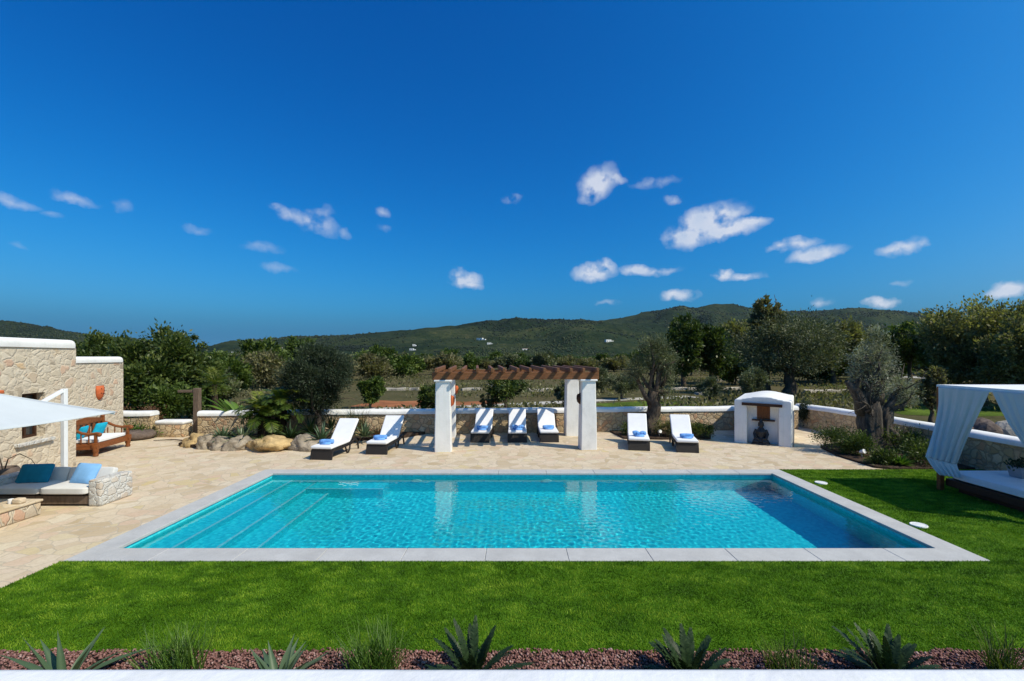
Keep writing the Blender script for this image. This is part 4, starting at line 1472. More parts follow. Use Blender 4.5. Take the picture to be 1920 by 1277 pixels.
def pgw(x, y, z):
    return Matrix.Rotation(R(4.45), 3, 'Z') @ Vector((x, y, z)) + Vector((0, 15.08, 0))
def sconce(loc, rz, label, mt=None):
    mt = mt or M['terracotta']
    t = thing('wall_lamp', label, 'lamp', loc, rz, 'terracotta wall lamps on the pergola columns')
    m = MB()
    vs, fs = [], []
    prof = [(.03, 0), (.085, .06), (.105, .16), (.10, .26), (.07, .32)]
    n_ = 10
    for (r_, z) in prof:
        for k in range(n_ + 1):
            th = -math.pi / 2 + math.pi * k / n_
            vs.append((r_ * math.cos(th) * 1.1, r_ * math.sin(th), z))
    for i in range(len(prof) - 1):
        for k in range(n_):
            fs.append((i * (n_ + 1) + k, i * (n_ + 1) + k + 1, (i + 1) * (n_ + 1) + k + 1, (i + 1) * (n_ + 1) + k))
    m.add(vs, fs)
    o = obj('lamp_shade', m, mt, t, smooth=True)
    s = o.modifiers.new('s', 'SOLIDIFY'); s.thickness = .01
    m = MB(); m.box((.012, .14, .36), (.007, 0, .17)); obj('back_plate', m, mt, t)
sconce(pgw(-PW + .245, .0, 1.42), R(4.45), 'terracotta lamp on the inner side of the front left column')
sconce(pgw(-PW + .245, PD, 1.58), R(4.45), 'terracotta lamp on the inner side of the rear left column')
sconce(pgw(PW - .245, .0, 1.46), R(184.45), 'dark brown lamp on the inner side of the front right column', M['wood_dark'])

# ================================================================ SHRINE
SH0 = Vector((7.60, 16.36, 0)); SH1 = Vector((9.08, 15.45, 0))
W_ = (SH1 - SH0).length
az_ = math.atan2(SH1.y - SH0.y, SH1.x - SH0.x)
sh = thing('garden_shrine', 'small white plastered shrine house with a niche and wooden shutter', 'shrine', SH0, az_)
DD = 3.1
def arch(x0, x1, z0, rise, n_=14):
    return [(x1 - (x1 - x0) * k / n_, z0 + rise * math.sin(math.pi * k / n_) ** 1.6) for k in range(n_ + 1)]
m = MB()
nx0, nx1, nz = .40, 1.34, 1.36
m.extrude_y([(0, -.1), (nx0, -.1), (nx0, nz), (nx1, nz), (nx1, -.1), (W_, -.1)] + arch(0, W_, 1.50, .14), 0, .36)
m.extrude_y([(0.0, -.1), (W_, -.1)] + arch(0, W_, 1.50, .14), .33, DD)
o = obj('shrine_wall', m, M['plaster'], sh, smooth=True)
rm = o.modifiers.new('r', 'REMESH'); rm.mode = 'VOXEL'; rm.voxel_size = .035; rm.use_smooth_shade = True
ms = o.modifiers.new('sm', 'SMOOTH'); ms.iterations = 4; ms.factor = .5
m = MB(); m.bar((nx0 - .16, -.05, 1.365), (nx1 + .12, -.045, 1.345), .10, .055, .015, up=(0, 1, 0)); obj('lintel', m, M['wood_dark'], sh)
m = MB()
m.box((.40, .05, .52), (.88, .335, 1.09), .006, 1)
for k in range(6):
    m.box((.05, .012, .46), (.72 + k * .064, .304, 1.09), .003, 1)
obj('shutter', m, M['wood_shutter'], sh)
m = MB(); m.box((.70, .16, .045), (.88, .27, .80), .008, 1); obj('shelf', m, M['wood_dark'], sh)
m = MB(); m.tube([(W_ + .04, .12, 0), (W_ + .045, .12, .6), (W_ + .035, .13, 1.2)], .018, 8); obj('shadow_line_rod', m, M['concrete_pot'], sh, smooth=True)  # thin grey tube added to stand for the dark shadow line at this corner
# dark seated statue in the niche
sp_ = Matrix.Rotation(az_, 3, 'Z') @ Vector((.82, .10, 0)) + SH0
st = thing('stone_statue', 'dark seated stone statue with pointed headdress in the shrine niche', 'statue', sp_, az_)
m = MB()
k = .86
m.sphere((0, .02, .11), (.25, .17, .12), 3)                                   # crossed legs
for sx in (-1, 1):
    m.tube([(0, -.02, .12), (sx * .17, -.09, .11), (sx * .23, -.06, .10), (sx * .05, -.15, .09)], [.075, .085, .08, .06], 10)
    m.tube([(sx * .135, .03, .50), (sx * .20, .0, .36), (sx * .17, -.10, .22), (sx * .04, -.15, .19)], [.062, .056, .046, .035], 10)
m.tube([(0, .04, .10), (0, .04, .28), (0, .035, .45), (0, .03, .54), (0, .02, .60)], [.15, .14, .165, .10, .055], 14)
m.sphere((0, .01, .67), (.082, .09, .105), 3)
m.sphere((0, -.075, .665), (.016, .02, .022), 1)
for sx in (-1, 1):
    m.sphere((sx * .085, .02, .655), (.016, .025, .045), 1)
m.lathe([(.095, 0), (.09, .05), (.06, .08), (.05, .11), (.02, .16), (.006, .24)], (0, .015, .70), 14)
o = obj('figure', m, M['basalt'], st, smooth=True)
rm = o.modifiers.new('r', 'REMESH'); rm.mode = 'VOXEL'; rm.voxel_size = .012; rm.use_smooth_shade = True
m = MB(); m.box((.56, .40, .06), (0, .0, .03), .02, 2); obj('plinth', m, M['basalt'], st, smooth=50)
st.scale = (.98, .98, .98)

# ================================================================ CANOPY BED
bd = thing('canopy_bed', 'canopy daybed with white curtains on a dark timber base on the lawn', 'daybed', (10.55, 9.35, 0))
bx0, bx1, by0, by1 = 9.55, 11.55, 8.25, 10.45
ZT = 2.33
m = MB()
m.box((bx1 - bx0 - .3, by1 - by0 - .3, .12), ((bx0 + bx1) / 2, (by0 + by1) / 2, .07), .01, 1)
m.box((bx1 - bx0, by1 - by0, .16), ((bx0 + bx1) / 2, (by0 + by1) / 2, .21), .015, 2)
obj('base', m, M['wood_dark'], bd, world=True)
cushion((bx1 - bx0 - .06, by1 - by0 - .06, .20), ((bx0 + bx1) / 2, (by0 + by1) / 2, .39), M['white_fab'], 'mattress', bd, None, .12)
for px_ in (bx0 + .0, bx1 - .0):
    for py_ in (by0, by1):
        m = MB(); m.box((.10, .10, ZT), (px_ + (-.055 if px_ == bx0 else .055), py_ + (.055 if py_ == by1 else -.055), ZT / 2 + .0), .012, 2)
        obj('post', m, M['wood_bench'], bd, world=True)
m = MB()
nn = 18
V_, F_ = [], []
for i in range(nn + 1):
    for j in range(nn + 1):
        x = bx0 - .1 + (bx1 - bx0 + .2) * i / nn; y = by0 - .1 + (by1 - by0 + .2) * j / nn
        V_.append((x, y, ZT + .03 - .03 * math.sin(math.pi * i / nn) * math.sin(math.pi * j / nn)))
for i in range(nn):
    for j in range(nn):
        q0 = i * (nn + 1) + j
        F_.append((q0, q0 + nn + 1, q0 + nn + 2, q0 + 1))
m.add(V_, F_)
o = obj('canopy_cloth', m, M['white_fab'], bd, smooth=True, world=True)
s = o.modifiers.new('s', 'SOLIDIFY'); s.thickness = .01
m = MB()
for (a, b) in (((bx0 - .1, by0 - .1), (bx1 + .1, by0 - .1)), ((bx1 + .1, by0 - .1), (bx1 + .1, by1 + .1)), ((bx1 + .1, by1 + .1), (bx0 - .1, by1 + .1)), ((bx0 - .1, by1 + .1), (bx0 - .1, by0 - .1))):
    m.bar((a[0], a[1], ZT - .005), (b[0], b[1], ZT - .005), .012, .085, .0, up=(0, 0, 1)) if False else None
    d = (Vector(b) - Vector(a)); nrm = Vector((d.y, -d.x)).normalized()
    q = [Vector(a) + nrm * .004, Vector(b) + nrm * .004, Vector(b) - nrm * .004, Vector(a) - nrm * .004]
    m.prism([tuple(p) for p in q], ZT - .045, ZT + .035)
obj('valance', m, M['white_fab'], bd, world=True)
def curtain(L, Rr, folds, amp, outdir, rows=40, cols=44, seed=0):
    """L, Rr: lists of 3-D points (top to bottom) for the two edges"""
    def curve(P, t):
        P = [Vector(p) for p in P]
        x = t * (len(P) - 1); i = min(int(x), len(P) - 2); f = x - i
        p0, p1, p2, p3 = P[max(0, i - 1)], P[i], P[i + 1], P[min(len(P) - 1, i + 2)]
        return 0.5 * ((2 * p1) + (-p0 + p2) * f + (2 * p0 - 5 * p1 + 4 * p2 - p3) * f * f + (-p0 + 3 * p1 - 3 * p2 + p3) * f ** 3)
    V, F = [], []
    od = Vector(outdir).normalized()
    for i in range(rows + 1):
        t = i / rows
        a, b = curve(L, t), curve(Rr, t)
        w = (b - a).length
        for j in range(cols + 1):
            f = j / cols
            p = a.lerp(b, f)
            ph = f * folds * 6.283 + seed + .6 * math.sin(t * 3 + f * 4)
            p = p + od * amp * (0.15 + .85 * t) * (math.sin(ph) + .4 * math.sin(ph * 2.3 + 1)) * (.35 + .65 * min(1, w))
            V.append(p[:])
    for i in range(rows):
        for j in range(cols):
            q0 = i * (cols + 1) + j
            F.append((q0, q0 + 1, q0 + cols + 2, q0 + cols + 1))
    m = MB(); m.add(V, F)
    return m
xo = bx0 - .12
c1 = curtain([(xo, by1 + .03, ZT - .02), (xo, by1 + .03, 1.85), (xo - .14, by1, 1.32), (xo - .40, by1 - .1, .78)],
             [(xo, 9.34, ZT - .02), (xo + .02, 9.62, 1.75), (xo + .05, 9.90, 1.2), (xo + .09, 10.14, .66)], 5, .05, (-1, -.4, 0))
o = obj('curtain', c1, M['curtain'], bd, smooth=True, world=True)
o.modifiers.new('s', 'SOLIDIFY').thickness = .004
c2 = curtain([(xo - .40, by1 - .1, .78), (xo - .36, by1 - .14, .66), (xo - .30, by1 - .2, .52), (xo - .24, by1 - .25, .42)],
             [(xo + .09, 10.14, .66), (xo + .08, 10.10, .58), (xo + .08, 10.06, .50), (xo + .08, 10.02, .40)], 5, .045, (-.3, -1, 0), 16, 60, 1.0)
o = obj('curtain', c2, M['curtain'], bd, smooth=True, world=True)
o.modifiers.new('s', 'SOLIDIFY').thickness = .004
c3 = curtain([(xo, 9.30, ZT - .02), (xo, 9.0, 1.75), (xo + .02, 8.62, 1.15), (xo + .02, 8.5, .5)],
             [(xo, by0 - .03, ZT - .02), (xo, by0, 1.75), (xo, by0 + .05, 1.1), (xo - .1, by0 - .1, .4)], 5, .05, (-1, .2, 0), seed=2)
o = obj('curtain', c3, M['curtain'], bd, smooth=True, world=True)
o.modifiers.new('s', 'SOLIDIFY').thickness = .004
c4 = curtain([(bx1 - .25, by1 + .06, ZT - .02), (bx1 - .14, by1 + .06, 1.4), (bx1 - .14, by1 + .06, .4)],
             [(bx1 + .1, by1 + .06, ZT - .02), (bx1 + .1, by1 + .06, 1.4), (bx1 + .12, by1 + .06, .4)], 4, .04, (0, 1, 0), seed=3)
o = obj('curtain', c4, M['curtain'], bd, smooth=True, world=True)
o.modifiers.new('s', 'SOLIDIFY').thickness = .004
c5 = curtain([(bx1 + .12, by0 + .02, ZT - .02), (bx1 + .12, by0 + .02, 1.4), (bx1 + .12, by0 + .05, .42)],
             [(bx1 + .12, by1, ZT - .02), (bx1 + .12, by1, 1.4), (bx1 + .12, by1 - .03, .42)], 11, .035, (1, 0, 0), 24, 90, seed=4)
o = obj('curtain', c5, M['curtain'], bd, smooth=True, world=True)
o.modifiers.new('s', 'SOLIDIFY').thickness = .004
t = thing('bed_planter', 'square grey planter with a dark plant standing on the daybed', 'planter', (10.48, 9.72, .49))
m = MB(); b = bmesh.new(); bmesh.ops.create_cube(b, size=1.0)
for v in b.verts:
    kx = 1.0 if v.co.z > 0 else .78
    v.co = Vector((v.co.x * .36 * kx, v.co.y * .32 * kx, v.co.z * .22))
b.transform(Matrix.Translation((0, 0, .11))); m.bm(b)
bevel_mod(obj('pot_body', m, M['concrete_pot'], t), .012)
gq = np.random.default_rng(40)
Pq = gq.normal(size=(260, 3)) * np.array([.11, .10, .05]) + np.array([0, 0, .27])
Vq, Fq = leaf_quads(Pq, .08, .45, gq, .5)
fastmesh('foliage', Vq, Fq, M['lf_fine'], t, np.repeat(gq.random(260), 4))

# ================================================================ POOL FITTINGS AND LITTLE LIGHTS
for i, (px, py, lab) in enumerate(((1533, 907, 'white round skimmer lid in the lawn by the far pool corner'), (1714, 987, 'white round skimmer lid in the lawn by the near right pool edge'))):
    x, y, _ = G(px, py)
    t = thing('skimmer_lid', lab, 'skimmer lid', (x + .08, y, .012), 0, 'white skimmer lids beside the pool')
    m = MB(); m.lathe([(.13, 0), (.13, .018), (.125, .024), (.11, .024), (.105, .02)], (0, 0, 0), 28); obj('rim', m, M['white_plastic'], t, smooth=40)
    m = MB(); m.lathe([(.103, .0), (.103, .019), (.05, .025), (.005, .026)], (0, 0, 0), 28); obj('cover', m, M['white_plastic'], t, smooth=40)
for i, (px, lab) in enumerate(((782, 'round pool inlet on the far pool wall left of the pergola reflection'), (1025, 'round pool inlet on the far pool wall near the middle'), (1273, 'round pool inlet on the far pool wall towards the right corner'))):
    x = (px - CX) / FOC * 12.0
    t = thing('pool_inlet', lab, 'pool inlet', (x, PY1, -.42), 0, 'round inlets in the far pool wall')
    m = MB(); b = bmesh.new(); bmesh.ops.create_cone(b, segments=24, radius1=.13, radius2=.11, depth=.03, cap_ends=True)
    b.transform(Matrix.Translation((0, -.015, 0)) @ Matrix.Rotation(R(90), 4, 'X')); m.bm(b)
    obj('pool_inlet_ring', m, M['white_plastic'], t, smooth=40)
def spot(loc, label):
    t = thing('spot_light', label, 'garden light', loc, R(200), 'small white garden spot lights')
    m = MB(); m.tube([(0, 0, 0), (0, 0, .16)], .012, 8); obj('stake', m, M['concrete_pot'], t, smooth=True)
    m = MB(); m.tube([(0, -.05, .16), (0, .0, .18), (0, .07, .21)], [.035, .055, .065], 14); obj('lamp_head', m, M['white_plastic'], t, smooth=40)
x, y, _ = G(1616, 862); spot((x, y, .05), 'white garden spot light at the foot of the thick olive trunk')
x, y, _ = G(1236, 822); spot((x, y, .06), 'white garden spot light between the two right loungers')

# ================================================================ PARAPET IN FRONT
t = thing('parapet_wall', 'white plastered parapet wall along the bottom of the picture', 'wall', (0, 1.3, 0))
m = MB()
P = [(-4.2 + k * .28, 1.325) for k in range(31)]
m.sweep([(-.21, -.1), (.21, -.1), (.21, 1.91), (.205, 1.96), (.19, 1.988), (.16, 2.002), (-.16, 2.002), (-.19, 1.988), (-.205, 1.96), (-.21, 1.91)], P, .004, 3)
obj('wall_body', m, M['plaster2'], t, smooth=50, world=True)

# distant houses
bpy.context.view_layer.update()
def far_house(px, py, y, w, d, h, label, extra=None):
    # stand it on the hillside seen in that direction
    d = Vector(AT(px, py, 100.0)) - Vector((0, 0, EYE))
    hit = []
    for hl in HILL_OBJS:
        ok_, co_, no_, ix_ = hl.ray_cast(Vector((0, 0, EYE)), d.normalized())
        if ok_:
            hit.append(co_.y)
    y = min(hit) - 3.0 if hit else y
    k_ = max(.6, .85 * y / 900) if hit else .9
    w, d, h = w * k_, 6.0 * k_, h * k_
    x, yy, z = AT(px, py, y)
    t = thing('distant_house', label, 'house', (x, yy, z + h * .15), R(random.uniform(-25, 25)), 'white houses scattered on the far hills')
    m = MB(); m.box((w, d, h), (0, 0, 0)); m.box((w * .55, d * .9, h * .6), (w * .72, 0, -h * .2))
    obj('wall', m, M['plaster'], t)
    m = MB(); m.box((w * 1.04, d * 1.04, h * .1), (0, 0, h * .551)); obj('roof', m, M['terracotta'] if extra else M['plaster2'], t)
    m = MB()
    for k in (-.25, .22):
        m.box((w * .14, .3, h * .35), (w * k, -d / 2 - .02, -.05 * h))
    obj('window', m, M['dark_hole'], t)
for a in ((348, 665, 420, 13, 8, 4.5, 'widest white house in the gap left of the hills'), (409, 661, 520, 5, 5, 3.5, 'tiny white house just right of the horizon gap'), (437, 662, 520, 7, 5, 3.5, 'low white house at the left foot of the main hills'),
          (772, 656, 830, 9, 7, 4, 'white house low on the hillside left of the pergola'), (776, 648, 850, 6, 5, 4, 'small white house above its neighbour left of the pergola'), (900, 637, 1150, 14, 9, 5, 'white house half way up the hill above the pergola'),
          (917, 645, 1120, 9, 7, 4, 'white house just below the one above the pergola'), (986, 656, 760, 16, 8, 4, 'long pale house in the trees behind the pergola'), (1140, 640, 1350, 14, 9, 5, 'white house on the slope above the gnarled olive'),
          (528, 654, 700, 7, 6, 4, 'pale house among trees left of the rounded dark tree')):
    far_house(*a[:6], a[6], 'pale house' in a[6])
# dry stone walls in the fields
def field_wall(px0, px1, py, label, seed, h=.22):
    g = np.random.default_rng(seed)
    x0, y0, _ = G(px0, py, GZ); x1, y1, _ = G(px1, py - .6, GZ)
    n_ = max(5, int(abs(x1 - x0) / .6))
    P = [(x0 + (x1 - x0) * k / n_, y0 + (y1 - y0) * k / n_ + g.normal(0, .08)) for k in range(n_ + 1)]
    m = MB()
    m.sweep([(-.3, -.2), (.3, -.2), (.28, h - .15), (.2, h - .05 - .12), (-.2, h - .12), (-.28, h - .2)], P, .12, seed)
    o = obj('field_wall', m, M['dry_stone'], None)
    tag(o, label, 'field wall', 'dry stone walls across the fields')
for k, a in enumerate(((700, 786, 732, 'pale dry stone wall left of the pergola'), (866, 902, 732, 'short dry stone wall seen beside the left pergola column'), (992, 1036, 734, 'dry stone wall seen in the middle of the pergola'),
                       (914, 934, 724, 'shortest dry stone wall glimpsed through the pergola'), (1255, 1392, 731, 'dry stone wall under the dark trees, nearer one'), (1305, 1350, 740, 'short pale dry stone wall left of the shrine roof'),
                       (1345, 1400, 715, 'far dry stone wall left of the big olive trunk'), (1508, 1610, 736, 'dry stone wall between shrine and gnarled right olive'), (1660, 1730, 703, 'thin pale wall at the foot of the dark right trees'))):
    field_wall(*a, k + 3)
t = thing('rock_pile', 'heap of pale and dark rocks beyond the side wall', 'rock pile', (19.0, 17.4, -.1))
gk = np.random.default_rng(12)
for k in range(9):
    m = MB(); m.sphere((gk.uniform(-2.2, 2.2), gk.uniform(-.5, .5), gk.uniform(.05, .3)), tuple(gk.uniform(.3, .6, 3)), 2)
    obj('rock', m, M['rock_dark'] if k % 3 else M['dry_stone'], t)

# ================================================================ PLANTS
# foreground row behind the parapet
def fpos(px, y=4.25):
    return ((px - CX) / FOC * y, y, 0.0)
FG = 'sword leaved plants in the gravel strip'
def cycad(label, px, n, L, seed, e_rng, lean):
    g = np.random.default_rng(seed)
    V, F, Tn = [], [], []
    for k in range(n):
        f = k / (n - 1)
        az = k * 2.39996 + g.normal(0, .2)
        e = e_rng[0] + (e_rng[1] - e_rng[0]) * f + g.normal(0, .07) + lean * math.cos(az)
        frond(V, F, Tn, (.05 * math.cos(az), .05 * math.sin(az), .06), az, e, .35 + .35 * g.random(), L * g.uniform(.8, 1.12), .058, .013, .25 + .3 * g.random(), g, 36)
    o = fastmesh('cycad', np.array(V), np.array(F), M['lf_cycad'], None, np.clip(Tn, 0, 1))
    o.location = fpos(px)
    tag(o, label, 'cycad', 'dark cycads in the gravel strip')
cycad('tall upright dark cycad left of centre in the gravel strip', 886, 24, .46, 1, (.4, 1.5), 0)
cycad('dense low dark cycad right of centre in the gravel strip', 1292, 34, .40, 2, (.2, 1.45), -.05)
cycad('leaning dark cycad furthest right in the gravel strip', 1668, 34, .44, 3, (.2, 1.45), -.12)
rosette('sword_plant', 'sparse grey green sword plant furthest left in the gravel', 'plant', fpos(120), 15, .62, .075, 'lf_agave', 4, (.1, 1.2), (.1, .5), FG, .5, 6, (.2, .6))
rosette('sword_plant', 'short grey green agave with tips just above the parapet', 'plant', fpos(520), 22, .46, .085, 'lf_agave', 5, (.2, 1.25), (.1, .5), FG, .4, 6, (.25, .7))
def tuft(name, label, cat, loc, n, h, r, mat, seed, group=None, lw=.006):
    g = np.random.default_rng(seed)
    V, F, Tn = [], [], []
    for i in range(n):
        az = g.uniform(0, 6.283)
        rr = r * g.random() ** .5
        a2 = g.uniform(0, 6.283)
        sword_leaf(V, F, Tn, (rr * math.cos(a2), rr * math.sin(a2), 0), az, g.uniform(1.0, 1.5), g.uniform(.1, .6), h * g.uniform(.5, 1.15), lw * g.uniform(.7, 1.3), g.uniform(.1, .75), 4)
    o = fastmesh(name, np.array(V), np.array(F), M[mat], None, np.clip(Tn, 0, 1), smooth=True)
    o.location = loc
    tag(o, label, cat, group)
    return o
HG = 'small green herb bushes in the gravel strip'
for px, s, n, lab in ((330, 6, 260, 'wide feathery green herb bush on the left of the gravel strip'), (700, 7, 300, 'feathery green herb bush left of the tall sword plant'),
                      (1485, 8, 160, 'low thin herb bush between the two right sword plants'), (1880, 9, 90, 'thin dark herb at the right end of the gravel strip')):
    tuft('herb_bush', lab, 'herb bush', fpos(px, 4.4), n, .50 if px != 1485 else .34, .22 if px != 1880 else .1, 'lf_bright' if px in (330, 700) else 'lf_green', s, HG, .011)

# planting bed on the left
AG = 'agaves in the left planting bed'
def apos(px, py, z=.2):
    x, y, _ = G(px, py, z)
    return (x, y, z)
rosette('agave', 'leafy agave at the left end of the bed above the boulders', 'agave', apos(418, 826), 34, .62, .10, 'lf_agave', 11, (.1, 1.35), (.2, .7), AG)
rosette('agave', 'leafy bright agave beside the palm cluster above the boulders', 'agave', apos(455, 827), 36, .66, .11, 'lf_agave', 12, (.1, 1.35), (.2, .7), AG, tone=(.4, .9))
rosette('agave', 'dark spiky agave right of the palm trunks', 'agave', apos(545, 822), 30, .70, .08, 'lf_cycad', 13, (.1, 1.3), (.2, .7), AG)
rosette('agave', 'pale striped agave left of the first lounger', 'agave', apos(604, 828), 34, .72, .09, 'lf_agave', 14, (.1, 1.4), (.2, .6), AG)
rosette('agave', 'pale aloe between the two left loungers', 'agave', apos(684, 820), 34, .66, .075, 'lf_agave', 15, (.2, 1.45), (.1, .5), AG, tone=(.4, .8))
rosette('agave', 'dark agave under the rounded dark tree', 'agave', apos(582, 812), 26, .85, .08, 'lf_cycad', 16, (.1, 1.3), (.2, .7), AG)
rosette('agave', 'dark narrow leaved agave directly below the tree trunk', 'agave', apos(622, 806), 26, 1.0, .06, 'lf_cycad', 17, (.5, 1.5), (.1, .5), AG)
rosette('agave', 'reddish leaved bromeliad right of the pale aloe', 'agave', apos(708, 817), 24, .6, .05, 'lf_red', 18, (.1, 1.3), (.2, .7), AG)
tuft('grass_clump', 'tall pale ornamental grass behind the pale aloe', 'ornamental grass', apos(668, 806), 240, 1.1, .3, 'lf_olive', 19, None, .014)
tuft('grass_clump', 'low herb clump below the palm trunks', 'ornamental grass', apos(500, 832), 200, .32, .3, 'lf_green', 20, None, .018)

# palm cluster
pr = thing('palm_cluster', 'cluster of short drooping palms with dark trunks in the left bed', 'palm', (-8.75, 16.6, .1))
gp = np.random.default_rng(33)
V, F, Tn = [], [], []
tr_ = MB()
for (dx, dy, h, n_, L_) in ((-.25, 0, 1.0, 26, 1.15), (.45, .1, 1.25, 28, 1.25), (.1, -.35, .8, 22, 1.0)):
    tr_.tube([(dx * .7, dy, -.05), (dx * .85, dy, h * .5), (dx, dy, h)], [.19, .17, .13], 10, wob=.22, seed=dx)
    for i in range(n_):
        f = i / n_
        frond(V, F, Tn, (dx, dy, h - .02), i * 2.4 + gp.normal(0, .1), 1.35 - 1.45 * f + gp.normal(0, .08), 1.0 + .7 * gp.random(), L_ * gp.uniform(.8, 1.1) * .84, .34, .036, .25 + .5 * (1 - f) * gp.random() + .2 * gp.random(), gp)
obj('trunk', tr_, M['palm_trunk'], pr, smooth=True)
fastmesh('crown', np.array(V), np.array(F), M['lf_palm'], pr, np.clip(Tn, 0, 1))

# banana-like plant behind the wall
g = np.random.default_rng(34)
V, F, Tn = [], [], []
for i in range(20):
    az = i * 2.4
    sword_leaf(V, F, Tn, (.25 * math.cos(az), .25 * math.sin(az), .1), az, g.uniform(1.0, 1.45), g.uniform(.5, 1.2), g.uniform(1.2, 2.0), .22, g.uniform(.2, .7), 8, .3,
               wprof=lambda s: max(.06, math.sin(math.pi * min(1, max(0, (s - .35) / .66))) if s > .35 else .07))
o = fastmesh('banana_plant', np.array(V), np.array(F), M['lf_bright'], None, np.clip(Tn, 0, 1), smooth=True)
o.location = (-11.0, 19.0, -.1); tag(o, 'bright green broad leaved banana plant behind the wall', 'banana plant')
# small fan palm beside the wooden post
gp = np.random.default_rng(35)
V, F, Tn = [], [], []
for i in range(34):
    frond(V, F, Tn, (0, 0, 1.9), i * 2.4, 1.4 - 1.5 * i / 34, .9, .95, .3, .016, .35 + .5 * gp.random(), gp, 16)
pr = thing('young_palm', 'yellow green young palm right behind the wooden post', 'palm', (-12.6, 19.6, -.1))
tr_ = MB(); tr_.tube([(0, 0, -.1), (0.03, 0, 1), (0, 0, 1.92)], [.15, .12, .1], 9, wob=.2); obj('trunk', tr_, M['palm_trunk'], pr, smooth=True)
fastmesh('crown', np.array(V), np.array(F), M['lf_palm'], pr, np.clip(Tn, 0, 1))

# rounded dark tree in the bed (very fine leaves)
gt = np.random.default_rng(50)
x0, y0, _ = G(636, 806)
make_tree('rounded_tree', 'rounded dark fine leaved tree rising from the left planting bed', 'tree', (x0, 17.2, .05),
          lobes((0, 0, 2.05), (1.22, 1.1, 1.25), 20, gt, (.36, .5), .66) + [((0.0, 0, 2.95), (.62, .6, .45))], 'lf_fine', 950, 52, .20, .085, .28, 1.1, .13, 51, 'bark', 9, up=.35)
# gnarled olive in front of the back wall
gt = np.random.default_rng(52)
xo_, yo_ = (1222 - CX) / FOC * 18.0, 18.0
make_tree('gnarled_olive', 'gnarled olive with dark forked trunk growing through the bed by the back wall', 'olive tree', (xo_, yo_, 0),
          [((-.55, 0, 2.62), (.46, .45, .36)), ((.02, .1, 3.05), (.48, .45, .42)), ((.48, -.1, 2.9), (.42, .4, .45)), ((.42, .1, 3.42), (.30, .3, .32)), ((-.15, 0, 3.38), (.30, .3, .30)), ((.62, .1, 2.3), (.34, .3, .26)),
           ((-.82, .1, 2.3), (.25, .25, .2)), ((.55, -.2, 1.6), (.30, .3, .2))], 'lf_olive', 210, 40, .24, .10, .24, 1.75, .30, 53, 'bark', 9, lean=(.05, 0), wob=.32, up=.3, trunk_sides=14)
# old olive on the right with the huge hollow trunk
r_ = thing('ancient_olive', 'ancient olive with huge twisted hollow trunk and silvery crown by the side wall', 'olive tree', (11.35, 14.9, 0))
t = MB()
g = np.random.default_rng(54)
t.tube([(0, 0, -.1), (.0, 0, .15), (-.06, 0, .5), (-.1, 0, .9), (-.06, .02, 1.3), (.0, 0, 1.6)], [.50, .38, .31, .32, .30, .19], 22, wob=.42, seed=4)
t.tube([(-.02, 0, 1.5), (.04, .02, 1.9), (-.06, 0, 2.3), (.0, 0, 2.8)], [.22, .17, .12, .05], 12, wob=.35, seed=5)
t.tube([(.28, -.12, -.1), (.30, -.12, .25), (.24, -.1, .6), (.30, -.05, 1.0), (.40, 0, 1.35)], [.26, .18, .16, .21, .17], 14, wob=.4, seed=7)
t.tube([(.45, -.25, .0), (.62, -.35, .25), (.52, -.2, .55), (.3, -.1, .8)], [.13, .10, .09, .08], 8, wob=.3, seed=8)
t.tube([(-.2, .1, 1.2), (-.35, .05, 1.6), (-.62, 0, 1.95), (-.9, -.05, 2.2)], [.30, .22, .15, .05], 10, wob=.35, seed=9)
for (a, b, c, rr) in (((-.1, 0, 1.5), (-.25, 0, 2.2), (-.3, 0, 3.1), .17), ((.1, 0, 1.5), (.25, .1, 2.2), (.15, .1, 3.3), .16), ((.3, 0, 1.2), (.65, 0, 1.75), (.95, .05, 2.2), .13), ((0, 0, 1.5), (0, -.2, 2.1), (-.05, -.3, 2.7), .12),
                      ((-.35, 0, 1.6), (-.62, -.1, 2.1), (-.5, -.1, 2.6), .10), ((.35, 0, 1.3), (.75, -.2, 1.45), (1.15, -.1, 1.75), .08), ((-.2, -.2, 1.2), (-.5, -.4, 1.5), (-.85, -.5, 1.85), .05), ((-.2, -.2, 1.3), (-.42, -.45, 1.35), (-.55, -.55, 1.2), .05)):
    m1 = Vector(a).lerp(Vector(b), .5) + Vector(g.normal(0, .05, 3)); m2 = Vector(b).lerp(Vector(c), .5) + Vector(g.normal(0, .06, 3))
    t.tube([a, m1, b, m2, c], [rr, rr * .85, rr * .7, rr * .45, rr * .15], 9, wob=.3, seed=rr * 50)
    for k in range(4):
        s_ = Vector(b).lerp(Vector(c), g.uniform(0, .9)); e = s_ + Vector(g.normal(0, .35, 3)) + Vector((0, 0, .2))
        t.tube([s_, s_.lerp(e, .5) + Vector(g.normal(0, .04, 3)), e], [rr * .3, rr * .2, .006], 5)
obj('trunk', t, M['bark2'], r_, smooth=True)
bl = [((-.45, 0, 2.55), (.42, .4, .4)), ((-.1, 0, 3.05), (.5, .45, .5)), ((.25, .1, 3.45), (.42, .4, .42)), ((.05, 0, 3.8), (.3, .3, .28)), ((.35, -.1, 2.7), (.45, .4, .4)), ((.95, 0, 2.1), (.45, .4, .34)),
      ((1.15, -.1, 1.75), (.35, .3, .22)), ((-.05, -.3, 2.3), (.4, .35, .35)), ((-.6, 0, 3.1), (.3, .3, .26)), ((.62, 0, 3.1), (.28, .28, .24))]
bl = [((c[0] * .82, c[1], c[2] - .08), (r[0] * .84, r[1] * .9, r[2] * 1.05)) for c, r in bl]
P, tone, D = crown(bl, 260, 36, .19, np.random.default_rng(55), .4)
V, F = leaf_quads(P, .085, .24, np.random.default_rng(56), .3, D)
